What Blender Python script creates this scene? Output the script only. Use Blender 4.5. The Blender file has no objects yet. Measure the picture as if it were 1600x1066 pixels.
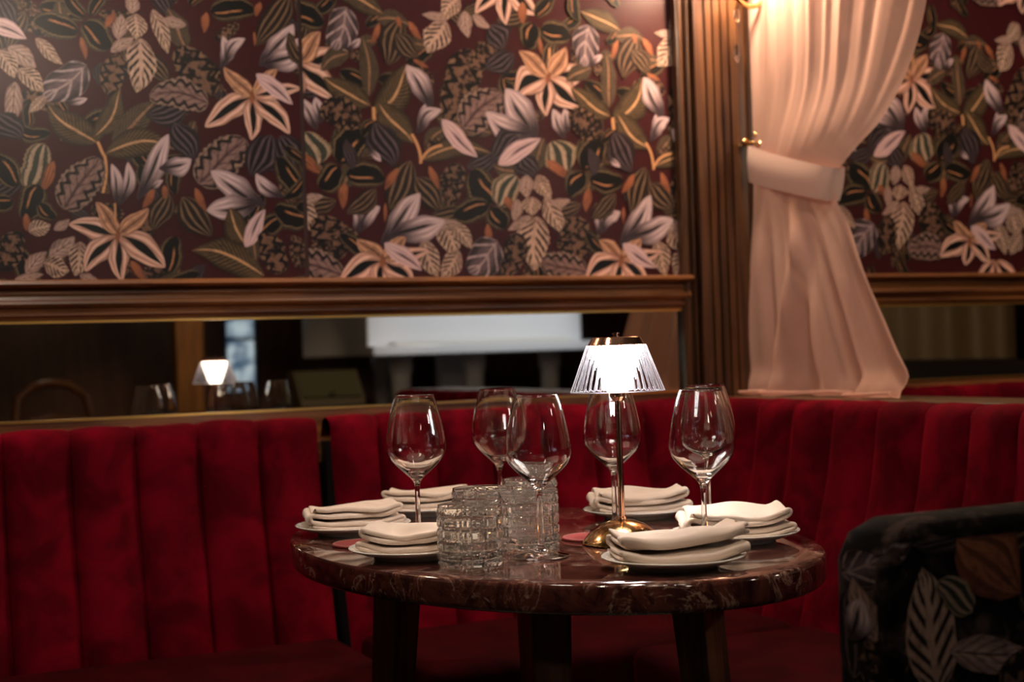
import bpy, bmesh, math, random
from mathutils import Vector, Matrix, noise as mnoise
PI = math.pi
rnd = random.Random(7)
SC = bpy.context.scene
COL = SC.collection

# ------------------------------------------------------------------ camera
FPX = 2222.0                                   # focal length in pixels of the 1600 px frame
TH = math.atan(.033); PT = math.atan(21 / FPX); PHI = math.atan(.458)
CAM = Vector((-2.024, -3.14, 1.031))           # wall_back is the plane y = 0, the booth partition x = 0
R0 = Vector((math.cos(PHI), -math.sin(PHI), 0)); F0 = Vector((math.sin(PHI), math.cos(PHI), 0)); Z0 = Vector((0, 0, 1))
FW = math.cos(PT) * F0 + math.sin(PT) * Z0; UP = -math.sin(PT) * F0 + math.cos(PT) * Z0
CR = math.cos(TH) * R0 - math.sin(TH) * UP; CU = math.sin(TH) * R0 + math.cos(TH) * UP
cam = bpy.data.cameras.new('camera'); camo = bpy.data.objects.new('camera', cam); COL.objects.link(camo)
cam.sensor_width = 36; cam.lens = FPX / 1600 * 36; cam.clip_start = .05; cam.clip_end = 60
cam.dof.use_dof = True; cam.dof.focus_distance = 2.0; cam.dof.aperture_fstop = 4.5
camo.matrix_world = Matrix(((CR.x, CU.x, -FW.x, CAM.x), (CR.y, CU.y, -FW.y, CAM.y), (CR.z, CU.z, -FW.z, CAM.z), (0, 0, 0, 1)))
SC.camera = camo
# ------------------------------------------------------------------ world, exposure
SC.view_settings.view_transform = 'Standard'; SC.view_settings.look = 'None'
SC.view_settings.exposure = -0.12; SC.view_settings.gamma = 1; SC.view_settings.use_curve_mapping = False
w = bpy.data.worlds.new('world'); SC.world = w; w.use_nodes = True
w.node_tree.nodes['Background'].inputs[0].default_value = (.9, .75, .6, 1)
w.node_tree.nodes['Background'].inputs[1].default_value = .02
try:
    SC.cycles.max_bounces = 14; SC.cycles.transmission_bounces = 12; SC.cycles.transparent_max_bounces = 16
    SC.cycles.glossy_bounces = 6; SC.cycles.diffuse_bounces = 4
    SC.cycles.caustics_reflective = True; SC.cycles.caustics_refractive = True
    SC.cycles.blur_glossy = .05; SC.cycles.sample_clamp_indirect = 14
    SC.cycles.use_denoising = True
except Exception:
    pass
# ------------------------------------------------------------------ added unseen ceiling lights (fixtures are built with the ceiling below)
CEIL = 2.75
def col(r, g, b):
    f = lambda c: (c / 255 / 12.92) if c <= 10 else ((c / 255 + .055) / 1.055) ** 2.4
    return (f(r), f(g), f(b), 1)
WARM = (1.0, .77, .56)
NEUT = (1.0, .88, .79)
SPOTS = [  # x, y, target, watts, cone degrees, colour, lamp radius
    (-1.05, -1.45, (-1.09, -1.17, .75), 80, 44, NEUT, .05),
    (-1.80, -1.20, (-1.72, 0, 1.45), 29, 64, NEUT, .05),
    (-.50, -1.30, (-.42, 0, 1.45), 27, 62, NEUT, .05),
    (-2.3, -2.6, (-1.2, -1.3, .75), 50, 42, WARM, .05),
    (1.0, -1.2, (.8, -.2, 1.1), 60, 90, WARM, .05),
]
for i, (x, y, t, wt, cone, c, rad) in enumerate(SPOTS):
    l = bpy.data.lights.new('downlight', 'SPOT'); l.energy = wt; l.color = c; l.spot_size = math.radians(cone); l.spot_blend = .85; l.shadow_soft_size = rad
    o = bpy.data.objects.new('downlight_beam', l); COL.objects.link(o); o.location = (x, y, CEIL - .06)
    o.rotation_euler = (Vector(t) - o.location).to_track_quat('-Z', 'Y').to_euler()

# ------------------------------------------------------------------ pixel -> place
def ray(px, py): return FW + CR * ((px - 800) / FPX) - CU * ((py - 533) / FPX)
def onz(px, py, z): d = ray(px, py); return CAM + d * ((z - CAM.z) / d.z)
def ony(px, py, y): d = ray(px, py); return CAM + d * ((y - CAM.y) / d.y)
def onx(px, py, x): d = ray(px, py); return CAM + d * ((x - CAM.x) / d.x)
def cpt(X, Y, z): return Vector((CAM.x, CAM.y, 0)) + R0 * X + F0 * Y + Vector((0, 0, z))
def sstep(a, b, x):
    t = max(0, min(1, (x - a) / (b - a))); return t * t * (3 - 2 * t)
def interp(tab, x):
    if x <= tab[0][0]: return tab[0][1]
    for (a, va), (b, vb) in zip(tab, tab[1:]):
        if x <= b: return va + (vb - va) * (x - a) / (b - a)
    return tab[-1][1]
def smooth_interp(tab, x):
    if x <= tab[0][0]: return tab[0][1]
    n = len(tab)
    for i in range(n - 1):
        a, va = tab[i]; b, vb = tab[i + 1]
        if x <= b:
            m0 = (vb - (tab[i - 1][1] if i else va)) / (b - (tab[i - 1][0] if i else a))
            m1 = ((tab[i + 2][1] if i + 2 < n else vb) - va) / ((tab[i + 2][0] if i + 2 < n else b) - a)
            t = (x - a) / (b - a); h = b - a
            return (2*t**3-3*t*t+1)*va + (t**3-2*t*t+t)*h*m0 + (-2*t**3+3*t*t)*vb + (t**3-t*t)*h*m1
    return tab[-1][1]

# ------------------------------------------------------------------ object helpers
def tag(o, label=None, cat=None, group=None, kind=None):
    if label: o['label'] = label
    if cat: o['category'] = cat
    if group: o['group'] = group
    if kind: o['kind'] = kind
    return o
def empty(name, loc=(0, 0, 0), rz=0):
    o = bpy.data.objects.new(name, None); COL.objects.link(o); o.location = loc; o.rotation_euler = (0, 0, rz); o.empty_display_size = .05
    return o
class MB:
    def __init__(s): s.v = []; s.f = []; s.uv = None; s.mi = []
    def add(s, vs, fs, mi=0):
        n = len(s.v); s.v += [tuple(p) for p in vs]; s.f += [tuple(i + n for i in f) for f in fs]; s.mi += [mi] * len(fs)
    def box(s, x0, x1, y0, y1, z0, z1):
        s.add([(x0,y0,z0),(x1,y0,z0),(x1,y1,z0),(x0,y1,z0),(x0,y0,z1),(x1,y0,z1),(x1,y1,z1),(x0,y1,z1)],
              [(3,2,1,0),(4,5,6,7),(0,1,5,4),(1,2,6,5),(2,3,7,6),(3,0,4,7)])
        return s
    def grid(s, fn, nu, nv, closeu=False, closev=False, mi=0):
        n = len(s.v); U = nu if closeu else nu + 1; V = nv if closev else nv + 1
        for i in range(U):
            for j in range(V): s.v.append(tuple(fn(i / nu, j / nv)))
        for i in range(nu):
            for j in range(nv):
                a = i % U; b = (i + 1) % U; c = j % V; d = (j + 1) % V
                s.f.append((n + a*V + c, n + b*V + c, n + b*V + d, n + a*V + d)); s.mi.append(mi)
        return s
    def lathe(s, prof, n=48, c=(0, 0, 0)):
        base = len(s.v); m = len(prof)
        for i in range(n):
            a = 2*PI*i/n
            for r, z in prof: s.v.append((c[0]+r*math.cos(a), c[1]+r*math.sin(a), c[2]+z))
        for i in range(n):
            k = (i + 1) % n
            for j in range(m - 1):
                if prof[j][0] < 1e-6 and prof[j+1][0] < 1e-6: continue
                s.f.append((base+i*m+j, base+k*m+j, base+k*m+j+1, base+i*m+j+1)); s.mi.append(0)
        return s
    def tube(s, pts, r, n=10, caps=True):
        pts = [Vector(p) for p in pts]; base = len(s.v); rs = r if isinstance(r, (list, tuple)) else [r]*len(pts)
        ref = None
        for i, p in enumerate(pts):
            t = (pts[min(i+1, len(pts)-1)] - pts[max(i-1, 0)]).normalized()
            if ref is None: ref = t.orthogonal().normalized()
            ref = (ref - t * ref.dot(t)).normalized(); b = t.cross(ref)
            for k in range(n):
                a = 2*PI*k/n; s.v.append(tuple(p + (ref*math.cos(a) + b*math.sin(a))*rs[i]))
        for i in range(len(pts)-1):
            for k in range(n):
                s.f.append((base+i*n+k, base+i*n+(k+1)%n, base+(i+1)*n+(k+1)%n, base+(i+1)*n+k)); s.mi.append(0)
        if caps:
            s.f.append(tuple(base+k for k in reversed(range(n)))); s.f.append(tuple(base+(len(pts)-1)*n+k for k in range(n))); s.mi += [0, 0]
        return s
    def extrude(s, prof, fn0, fn1):
        """closed 2-D profile swept from fn0(p) to fn1(p)"""
        n = len(prof); b = len(s.v)
        s.v += [tuple(fn0(p)) for p in prof] + [tuple(fn1(p)) for p in prof]
        for i in range(n): s.f.append((b+i, b+(i+1)%n, b+n+(i+1)%n, b+n+i)); s.mi.append(0)
        s.f.append(tuple(b+i for i in reversed(range(n)))); s.f.append(tuple(b+n+i for i in range(n))); s.mi += [0, 0]
        return s
    def build(s, name, mat, parent=None, smooth=False, bevel=0, sub=0, weld=False, angle=None):
        me = bpy.data.meshes.new(name); me.from_pydata(s.v, [], s.f)
        mats = mat if isinstance(mat, (list, tuple)) else [mat]
        for m in mats: me.materials.append(m)
        if len(mats) > 1: me.polygons.foreach_set('material_index', s.mi)
        bm = bmesh.new(); bm.from_mesh(me)
        if weld: bmesh.ops.remove_doubles(bm, verts=bm.verts, dist=1e-5)
        bmesh.ops.recalc_face_normals(bm, faces=bm.faces); bm.to_mesh(me); bm.free()
        if smooth: me.polygons.foreach_set('use_smooth', [True]*len(me.polygons))
        o = bpy.data.objects.new(name, me); COL.objects.link(o)
        if parent: o.parent = parent
        if bevel:
            b = o.modifiers.new('bevel', 'BEVEL'); b.width = bevel; b.segments = 3; b.limit_method = 'ANGLE'; b.angle_limit = .6
            me.polygons.foreach_set('use_smooth', [True]*len(me.polygons))
            wn = o.modifiers.new('wn', 'WEIGHTED_NORMAL'); wn.keep_sharp = True
        if sub:
            m = o.modifiers.new('sub', 'SUBSURF'); m.levels = sub; m.render_levels = sub
        if angle is not None and smooth:
            me.set_sharp_from_angle(angle=angle)
        return o
def copy_tree(o, parent=None):
    c = o.copy(); COL.objects.link(c); c.parent = parent
    for ch in list(o.children): copy_tree(ch, c)
    return c

# ------------------------------------------------------------------ node expressions
class X:
    def __init__(s, t, sock): s.t = t; s.s = sock
    def m(s, op, b=None, c=None):
        n = s.t.nodes.new('ShaderNodeMath'); n.operation = op; s.t.links.new(s.s, n.inputs[0])
        for i, q in ((1, b), (2, c)):
            if q is None: continue
            if isinstance(q, X): s.t.links.new(q.s, n.inputs[i])
            else: n.inputs[i].default_value = q
        return X(s.t, n.outputs[0])
    def __add__(s, b): return s.m('ADD', b)
    def __sub__(s, b): return s.m('SUBTRACT', b)
    def __mul__(s, b): return s.m('MULTIPLY', b)
    def __truediv__(s, b): return s.m('DIVIDE', b)
    def rsub(s, b): return (s * -1) + b
    def abs(s): return s.m('ABSOLUTE')
    def sin(s): return s.m('SINE')
    def lt(s, b): return s.m('LESS_THAN', b)
    def gt(s, b): return s.m('GREATER_THAN', b)
    def step(s, a, b):
        n = s.t.nodes.new('ShaderNodeMapRange'); n.interpolation_type = 'SMOOTHSTEP'; s.t.links.new(s.s, n.inputs[0])
        n.inputs[1].default_value = a; n.inputs[2].default_value = b; return X(s.t, n.outputs[0])
class Mat:
    def __init__(s, name, **kw):
        s.m = bpy.data.materials.new(name); s.m.use_nodes = True; s.t = s.m.node_tree; s.b = s.t.nodes['Principled BSDF']
        for k, v in kw.items(): s.set(k, v)
    def set(s, k, v):
        i = s.b.inputs[k.replace('_', ' ')]
        if isinstance(v, X): s.t.links.new(v.s, i)
        elif isinstance(v, bpy.types.NodeSocket): s.t.links.new(v, i)
        else: i.default_value = v
        return s
    def node(s, ty, **kw):
        n = s.t.nodes.new(ty)
        for k, v in kw.items():
            if k in n.inputs.keys(): n.inputs[k].default_value = v
            else: setattr(n, k, v)
        return n
    def coord(s, scale=(1, 1, 1), which='Object', rot=(0, 0, 0)):
        c = s.node('ShaderNodeTexCoord'); mp = s.node('ShaderNodeMapping'); mp.inputs['Scale'].default_value = scale; mp.inputs['Rotation'].default_value = rot
        s.t.links.new(c.outputs[which], mp.inputs[0]); return mp.outputs[0]
    def noise(s, vec=None, scale=5, detail=4, rough=.55, dist=0):
        n = s.node('ShaderNodeTexNoise'); n.inputs['Scale'].default_value = scale; n.inputs['Detail'].default_value = detail
        n.inputs['Roughness'].default_value = rough; n.inputs['Distortion'].default_value = dist
        if vec is not None: s.t.links.new(vec, n.inputs['Vector'])
        return X(s.t, n.outputs[0])
    def mix(s, f, a, b):
        n = s.node('ShaderNodeMix'); n.data_type = 'RGBA'
        for k, q in ((0, f), (6, a), (7, b)):
            if isinstance(q, X): s.t.links.new(q.s, n.inputs[k])
            elif isinstance(q, bpy.types.NodeSocket): s.t.links.new(q, n.inputs[k])
            else: n.inputs[k].default_value = q
        return n.outputs[2]
    def bump(s, h, strength=.3, dist=.002):
        n = s.node('ShaderNodeBump'); n.inputs['Strength'].default_value = strength; n.inputs['Distance'].default_value = dist
        s.t.links.new(h.s if isinstance(h, X) else h, n.inputs['Height']); s.t.links.new(n.outputs[0], s.b.inputs['Normal']); return s
    def uv(s):
        n = s.node('ShaderNodeUVMap'); sp = s.node('ShaderNodeSeparateXYZ'); s.t.links.new(n.outputs[0], sp.inputs[0])
        u = X(s.t, sp.outputs[0]); v = X(s.t, sp.outputs[1]) * 2 - 1.0
        return u, v, v.abs()

def plain(name, c, rough=.5, metal=0, **kw):
    return Mat(name, Base_Color=c, Roughness=rough, Metallic=metal, **kw).m
def wood(name, a, b, axis=0, rough=.35, coat=.3, scale=1.0):
    M = Mat(name, Roughness=rough, Coat_Weight=coat, Coat_Roughness=.2)
    sc = [42*scale]*3; sc[axis] = 2.2*scale
    v = M.coord(tuple(sc)); n = M.noise(v, 1, 6, .6, .6); n2 = M.noise(M.coord((3, 3, 3)), 1.5, 3)
    M.set('Base Color', M.mix(n.step(.3, .7) * (n2 * .8 + .5), a, b)); M.bump(n, .25, .001)
    return M.m
def velvet(name, c1, c2):
    M = Mat(name, Roughness=.85)
    v = M.coord((1, 1, 1)); n = M.noise(v, 9, 4, .55, .5); n2 = M.noise(v, 700, 2)
    M.set('Base Color', M.mix(n.step(.35, .7), c1, c2)); M.set('Sheen Weight', .16); M.set('Sheen Roughness', .35); M.set('Sheen Tint', (.6, .01, .03, 1))
    M.set('Specular IOR Level', .04); M.bump(n2, .3, .0006); return M.m

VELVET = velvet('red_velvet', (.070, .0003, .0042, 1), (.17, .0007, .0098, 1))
SEATVELVET = velvet('burgundy_seat_velvet', (.016, .0004, .0012, 1), (.034, .0006, .002, 1))  # the red velvet darkened, so the seats' shade is in the colour
OAKX = wood('oak_along', (.06, .017, .006, 1), (.33, .118, .032, 1), 0)
OAKZ = wood('oak_upright', (.022, .007, .003, 1), (.105, .040, .012, 1), 2)
OAKY = wood('oak_across', (.075, .035, .015, 1), (.20, .105, .045, 1), 1)
LEGWOOD = wood('dark_oak_leg', (.045, .016, .007, 1), (.21, .088, .032, 1), 2, .4)
DARKWOOD = wood('dark_wall_wood', (.012, .006, .004, 1), (.04, .018, .01, 1), 2, .5)
GOLD = plain('gold_metal', (.72, .42, .12, 1), .28, 1)
BRASS = plain('polished_brass', (.83, .52, .22, 1), .12, 1)
COPPER = plain('rose_gold', (.85, .50, .34, 1), .13, 1)
BLACK = plain('black_plastic', (.012, .012, .012, 1), .5)
GLASS = Mat('clear_glass', Base_Color=(1, 1, 1, 1), Roughness=0.0, IOR=1.5, Transmission_Weight=1.0).m
CUTGLASS = Mat('cut_glass', Base_Color=(.99, .985, .96, 1), Roughness=0.01, IOR=1.52, Transmission_Weight=.975).m
CRYSTAL = Mat('crystal', Base_Color=(1, .98, .95, 1), Roughness=0.0, IOR=1.6, Transmission_Weight=1.0).m
CERAMIC = Mat('cream_glaze', Base_Color=(.78, .73, .66, 1), Roughness=.12, Coat_Weight=.5, Coat_Roughness=.05).m
MIRROR = Mat('bronze_mirror', Base_Color=(.34, .30, .24, 1), Metallic=1.0, Roughness=.015).m

# ------------------------------------------------------------------ wallpaper print: one material per leaf kind
def leafmats(gl=.30):
    def new(n, sp=.30): return Mat('print_' + n, Roughness=gl, Specular_IOR_Level=sp)
    def done(M, c, k):
        g = M.noise(M.coord((1, 1, 1)), 55, 3, .6); g2 = M.noise(M.coord((1, 1, 1)), 170, 2)   # engraved, uneven ink
        c = M.mix((g.step(.5, .75) * .45) + (g2.step(.5, .8) * .2), c, col(34, 21, 23)); c = ink(M, c, .6); M.set('Base Color', c); out[k] = M.m
    def ink(M, c, f=.5):
        un = M.node('ShaderNodeUVMap'); mp = M.node('ShaderNodeMapping'); mp.inputs['Scale'].default_value = (3.2, 11, 1); M.t.links.new(un.outputs[0], mp.inputs[0])
        nz = M.noise(mp.outputs[0], 1.6, 4, .65, .4); return M.mix(nz.step(.46, .72) * f, c, col(22, 14, 16))
    out = {}
    base = Mat('print_ground', Roughness=gl, Specular_IOR_Level=.30); n = base.noise(base.coord((1,1,1)), 60, 3)
    base.set('Base Color', base.mix(n, col(48, 12, 17), col(62, 17, 22))); out['ground'] = base.m
    M = new('olive'); u, v, a = M.uv(); ln = ((u*1.0 - a*.22) * 95).sin().step(-.1, .9)
    c = M.mix(ln, col(58, 46, 32), col(108, 88, 64)); c = M.mix(a.step(.6, 1.0), c, col(46, 38, 27)); c = M.mix(a.step(.11, .05), c, col(206, 158, 116)); done(M, c, 'O')
    M = new('olive_dark'); u, v, a = M.uv(); ln = ((u - a*.25) * 90).sin().step(-.1, .9)
    c = M.mix(ln, col(58, 48, 38), col(98, 82, 64)); c = M.mix(a.step(.14, .08), c, col(150, 112, 86)); done(M, c, 'o')
    M = new('petal'); u, v, a = M.uv(); hat = (v * 13 + u * 5).sin().step(-.8, .6)
    c = M.mix(hat, col(184, 136, 118), col(228, 184, 168)); c = M.mix(u.step(.3, 0.0) * .6, c, col(140, 84, 60))
    st = (a - (u * PI).sin() * .27 - .03).step(.05, -.04) * u.step(1.0, .88); c = M.mix(st, c, col(10, 10, 12)); c = M.mix(a.step(.84, .98), c, col(70, 44, 40)); out['P'] = M.set('Base Color', ink(M, c, 0.28)).m
    M = new('petal_back'); u, v, a = M.uv(); hat = (v * 12).sin().step(-.6, .7)
    c = M.mix(hat, col(168, 118, 92), col(214, 164, 132)); c = M.mix((v - .12).abs().step(.14, .05), c, col(64, 36, 26)); c = M.mix(a.step(.86, 1), c, col(90, 54, 40)); done(M, c, 'Q')
    M = new('plume'); u, v, a = M.uv(); ln = (v * 15 + u * 3).sin().step(-.7, .8)
    c = M.mix(u.step(.15, .70), col(22, 17, 21), col(214, 186, 188)); c = M.mix(ln * .45, c, col(112, 90, 98)); c = M.mix((v + .15).abs().step(.26, .04) * u.step(.92, .6), c, col(20, 16, 19)); c = M.mix((a.step(.75, 1.0) * .6), c, col(100, 82, 88)); out['W'] = M.set('Base Color', ink(M, c, 0.4)).m
    M = new('calathea'); u, v, a = M.uv(); wv = (u * 34).sin()
    sc = (wv * .16 + a).step(.46, .56); c = M.mix(sc, col(138, 108, 102), col(14, 11, 13)); c = M.mix((wv * .12 + a).step(.74, .80), c, col(148, 120, 108)); c = M.mix(a.step(.92, .98), c, col(50, 38, 38)); c = M.mix(a.step(.12, .04), c, col(84, 58, 60)); c = M.mix(((u - a * .4) * 34).sin().step(.5, .95) * .6, c, col(60, 46, 48)); done(M, c, 'D')
    M = new('calathea_dark'); u, v, a = M.uv(); wv = (u * 30).sin(); nn = M.noise(M.coord((1,1,1)), 70, 2)
    c = M.mix((wv * .26 + a).step(.38, .5), col(116, 86, 70), col(9, 7, 9)); c = M.mix((wv * .18 + a).step(.76, .84), c, col(126, 96, 76)); c = M.mix(nn.step(.48, .6), c, col(22, 16, 17)); c = M.mix(a.step(.9, 1), c, col(34, 24, 24)); done(M, c, 'd')
    M = new('rosette'); u, v, a = M.uv()
    c = M.mix(a.step(.70, .76), col(11, 12, 12), col(132, 106, 76)); c = M.mix(a.step(.78, .86), c, col(46, 46, 36)); c = M.mix(a.step(.94, 1), c, col(96, 84, 64)); c = M.mix((v - .25).abs().step(.11, .04) * u.step(.75, .6) * u.step(.05, .15), c, col(178, 122, 84)); done(M, c, 'R')
    M = new('rosette_pale'); u, v, a = M.uv(); ln = ((v * 9).sin()).step(.0, .5)
    c = M.mix(ln, col(58, 62, 52), col(176, 150, 128)); c = M.mix(a.step(.75, .9), c, col(140, 120, 96)); done(M, c, 'r')
    M = new('feather'); u, v, a = M.uv(); ln = (v * 14 + u * 7).sin().step(-.1, .9)
    c = M.mix(ln, col(24, 18, 22), col(92, 76, 82)); c = M.mix(a.step(.6, 1), c, col(34, 27, 30)); done(M, c, 'G')
    M = new('veined'); u, v, a = M.uv(); ln = ((u - a * .42) * 20).sin().step(.6, .95)
    c = M.mix(a.step(.2, .9), col(104, 86, 92), col(48, 40, 43)); c = M.mix(ln, c, col(176, 152, 154)); c = M.mix(a.step(.08, .03), c, col(176, 150, 148)); c = M.mix(a.step(.94, 1), c, col(130, 112, 112)); done(M, c, 'V')
    M = new('fern'); u, v, a = M.uv(); ln = ((u + a * -.30) * 40).sin().step(-.2, .5) * a.step(.08, .2) * a.step(1.0, .85)
    c = M.mix(u, col(186, 150, 134), col(206, 172, 150)); c = M.mix(ln, c, col(42, 32, 33)); done(M, c, 'F')
    M = new('pale_leaf'); u, v, a = M.uv(); ln = ((u - a * .4) * 30).sin().step(.2, .9)
    c = M.mix(a, col(200, 166, 152), col(150, 120, 112)); c = M.mix(ln * .7, c, col(100, 80, 77)); c = M.mix(a.step(.1, .03), c, col(84, 64, 62)); done(M, c, 'f')
    M = new('bud'); u, v, a = M.uv(); ln = (v * 11).sin().step(.0, .9)
    c = M.mix(u, col(178, 112, 78), col(140, 84, 58)); c = M.mix(ln * .75, c, col(84, 44, 32)); c = M.mix(a.step(.6, 1), c, col(110, 60, 42)); done(M, c, 'N')
    M = new('brown'); u, v, a = M.uv(); ln = (v * 13).sin().step(.2, .9)
    c = M.mix(ln, col(38, 28, 24), col(124, 98, 76)); c = M.mix(a.step(.7, 1), c, col(36, 26, 23)); done(M, c, 'B')
    M = new('lilac'); u, v, a = M.uv(); ln = (v * 12).sin().step(.1, .9)
    c = M.mix(ln * .5, col(214, 180, 182), col(140, 108, 114)); c = M.mix(v.abs().step(.25, .05) * u.step(.2, .5), c, col(80, 60, 66)); out['L'] = M.set('Base Color', ink(M, c, 0.3)).m
    M = new('stem'); u, v, a = M.uv(); M.set('Base Color', M.mix(a, col(218, 164, 116), col(150, 98, 66))); out['S'] = M.m
    return out
LM = leafmats(); LK = list(LM); LMATS = [LM[k] for k in LK]; LI = {k: i for i, k in enumerate(LK)}
# printed motifs read off the photograph: kind, base x, base y, tip x, tip y, width, bend (photo pixels)
LEFT = """G 0 -5 25 45 34|d 30 0 62 20 16|V 135 102 72 160 56|R 122 52 52 38 40 6|R 130 35 174 76 42|R 132 28 96 -8 24|R 140 25 162 -15 22|N 165 44 178 18 18|N 126 58 134 94 15
f 183 62 190 22 22|f 205 22 208 -12 22|F 220 60 216 146 44|F 212 22 212 62 30|f 172 82 208 58 18|F 238 15 264 84 22|f 290 40 250 32 17|d 188 86 166 150 40|f 12 74 58 104 28|L -24 32 42 60 26|F -2 78 24 122 26|F 28 108 70 142 26|f 24 128 14 200 28|F 55 60 97 102 18|F 70 150 46 178 16
G -5 178 32 220 44|W 104 164 136 154 11|O 152 224 74 162 46 -6|O 147 214 190 140 36 8|o 175 224 242 156 42 5|G 292 172 228 186 40|G 272 192 302 252 44|O 164 240 272 234 44 -14|S 152 222 163 246 5|S 163 243 160 302 5 -4
d 330 152 284 70 58|D 326 162 232 146 50 6|d 335 62 374 40 20|W 345 108 350 57 20 6|W 352 100 384 62 20 -10|R 328 18 398 14 38|N 322 20 317 52 20|B 452 -8 402 76 42|N 406 4 398 27 16|N 396 50 398 74 7|W 404 104 456 37 32 5|W 408 102 470 76 36 6
P 394 152 321 202 36 8|Q 394 152 348 106 24|P 394 154 393 220 28|P 396 154 454 208 32 -3|Q 396 152 432 108 24|P 396 150 470 138 24|L 399 116 458 162 24|N 392 164 394 140 11
D 308 288 378 212 66 5|G 424 212 394 278 54|G 438 212 462 264 44|B 264 302 238 362 36|B 284 308 326 374 46|N 240 294 223 327 20|N 304 294 321 332 18|N 256 290 258 312 16|W 214 312 263 210 30 4|W 248 264 298 248 28 6|W 233 297 254 282 9
W 412 322 330 264 36 -5|W 404 314 321 326 38 -8|W 182 320 175 256 18 3|W 187 320 201 254 19 6|W 442 308 400 270 22 -8|R 472 302 430 248 36|R 480 345 427 330 42|D 98 328 150 243 62 3
r 44 298 72 226 50|N 84 252 64 303 26|R 26 292 -12 238 40|R 62 290 34 342 44|R 60 318 84 344 26|N 40 334 42 362 17|R 20 315 -22 322 32|d -2 424 32 362 44|F 44 362 78 350 24|f 40 428 71 392 24|f 77 402 117 371 28|F 126 378 118 432 32|F 68 410 108 424 30|f 84 360 109 344 15|f 22 438 68 430 14|f 124 430 154 442 16
N 203 408 226 438 20|R 262 444 312 430 26|R 258 428 276 370 38|P 184 368 107 349 32|P 182 370 131 424 34 4|P 184 370 189 440 30|P 186 368 255 422 40 -9|Q 186 366 232 326 24|Q 184 366 149 316 24|S 179 318 180 350 3|N 183 380 184 356 10
O 386 390 354 326 40|O 412 432 298 395 50 14|o 398 408 396 362 22|L 382 387 413 327 24|d 440 428 408 362 40|d 468 420 462 368 26"""
MID = """V 541 12 525 80 50|W 544 79 562 61 11|O 597 22 522 -8 34 6|B 625 32 600 102 46|B 618 54 652 92 32|N 592 37 580 70 15|N 637 34 657 64 17|N 620 26 625 44 12|N 644 94 669 106 11|F 696 34 667 84 38|f 702 28 658 25 15|f 737 24 764 46 15|f 725 18 728 60 22|F 716 -4 688 26 30
G 765 40 790 75 44|d 740 78 694 188 60|d 772 74 733 104 34|G 802 86 758 112 38|D 721 202 778 140 62|P 785 -28 741 22 26|P 786 -26 789 40 24|P 788 -26 839 26 30|N 815 3 815 40 20|R 834 26 866 -8 24|R 834 38 818 74 38|R 844 46 890 60 38|N 841 60 846 88 9
O 578 166 506 117 38 -5|o 575 152 568 56 28 3|d 563 192 500 164 46|O 583 178 638 103 48 10|O 591 162 646 224 44 4|S 584 188 582 168 6|S 642 210 656 256 5 -4|O 657 250 766 237 32 -12|S 656 252 690 228 5 -6|G 585 192 612 262 50|W 574 234 595 252 10
W 674 168 636 101 30|W 650 208 662 163 18 6|W 655 206 687 170 22 -9|L 689 187 743 248 26|S 857 76 857 110 4|P 855 121 922 105 32 3|P 856 123 906 173 36|P 853 123 850 182 26|P 852 122 801 150 42 9|Q 853 120 810 79 24|Q 857 120 885 76 26|N 854 132 856 112 10
W 881 218 861 171 18|W 886 208 880 170 16|W 836 220 785 141 40 6|W 832 208 756 178 36 -8|G 808 212 763 248 44|G 814 244 832 278 38|L 777 258 842 214 28|r 882 268 864 220 50|N 853 251 887 280 24|R 908 264 943 216 48|R 912 272 884 302 38|R 920 280 972 288 38|N 918 294 914 332 20
R 771 317 731 270 50|R 763 321 706 336 38|R 766 325 787 358 36|N 760 350 765 387 17|r 778 322 801 272 44|f 822 274 820 310 24|F 838 274 857 312 22|N 788 308 800 330 20|f 808 312 803 347 18|F 831 308 828 337 28|F 850 308 880 368 26|f 828 338 793 362 16|F 838 338 828 423 46|f 859 320 890 314 15
d 809 364 794 433 38|V 777 378 733 428 56|d 906 408 888 340 54|D 918 428 842 417 50 6|W 934 368 932 327 18 5|W 940 364 967 330 22 -9|d 924 332 960 309 18|d 716 256 694 320 38|B 641 252 610 332 48|B 649 278 687 328 44|N 621 263 599 297 20|N 669 260 684 296 18|N 601 318 600 348 9
F 690 348 713 398 36|F 660 374 680 434 30|F 717 393 690 434 30|F 704 346 737 388 22|f 676 352 716 350 18|W 594 382 654 301 36 5|W 606 368 693 341 38 7|Q 597 407 557 373 26|P 596 408 528 442 40 7|P 596 410 588 456 28|P 598 410 644 446 32 -4|P 600 407 670 394 24|Q 598 406 634 372 26|L 599 380 658 423 26|N 596 420 597 396 12"""
def parse(txt):
    out = []
    for it in txt.replace('\n', '|').split('|'):
        q = it.split()
        if not q: continue
        k = q[0]; x0, y0, x1, y1, wd = map(float, q[1:6]); bd = float(q[6]) if len(q) > 6 else 0.0
        a = ony(x0, y0, 0); b = ony(x1, y1, 0); mx, my = (x0+x1)/2, (y0+y1)/2; L = math.hypot(x1-x0, y1-y0)
        nx, ny = -(y1-y0)/L, (x1-x0)/L
        e = ony(mx+nx*wd/2, my+ny*wd/2, 0); c = ony(mx, my, 0); bb = ony(mx+nx*bd, my+ny*bd, 0)
        sgn = 1 if bd >= 0 else -1
        out.append((k, Vector((a.x, a.z)), Vector((b.x, b.z)), (Vector((e.x, e.z))-Vector((c.x, c.z))).length*2, sgn*(Vector((bb.x, bb.z))-Vector((c.x, c.z))).length))
    return out
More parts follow.
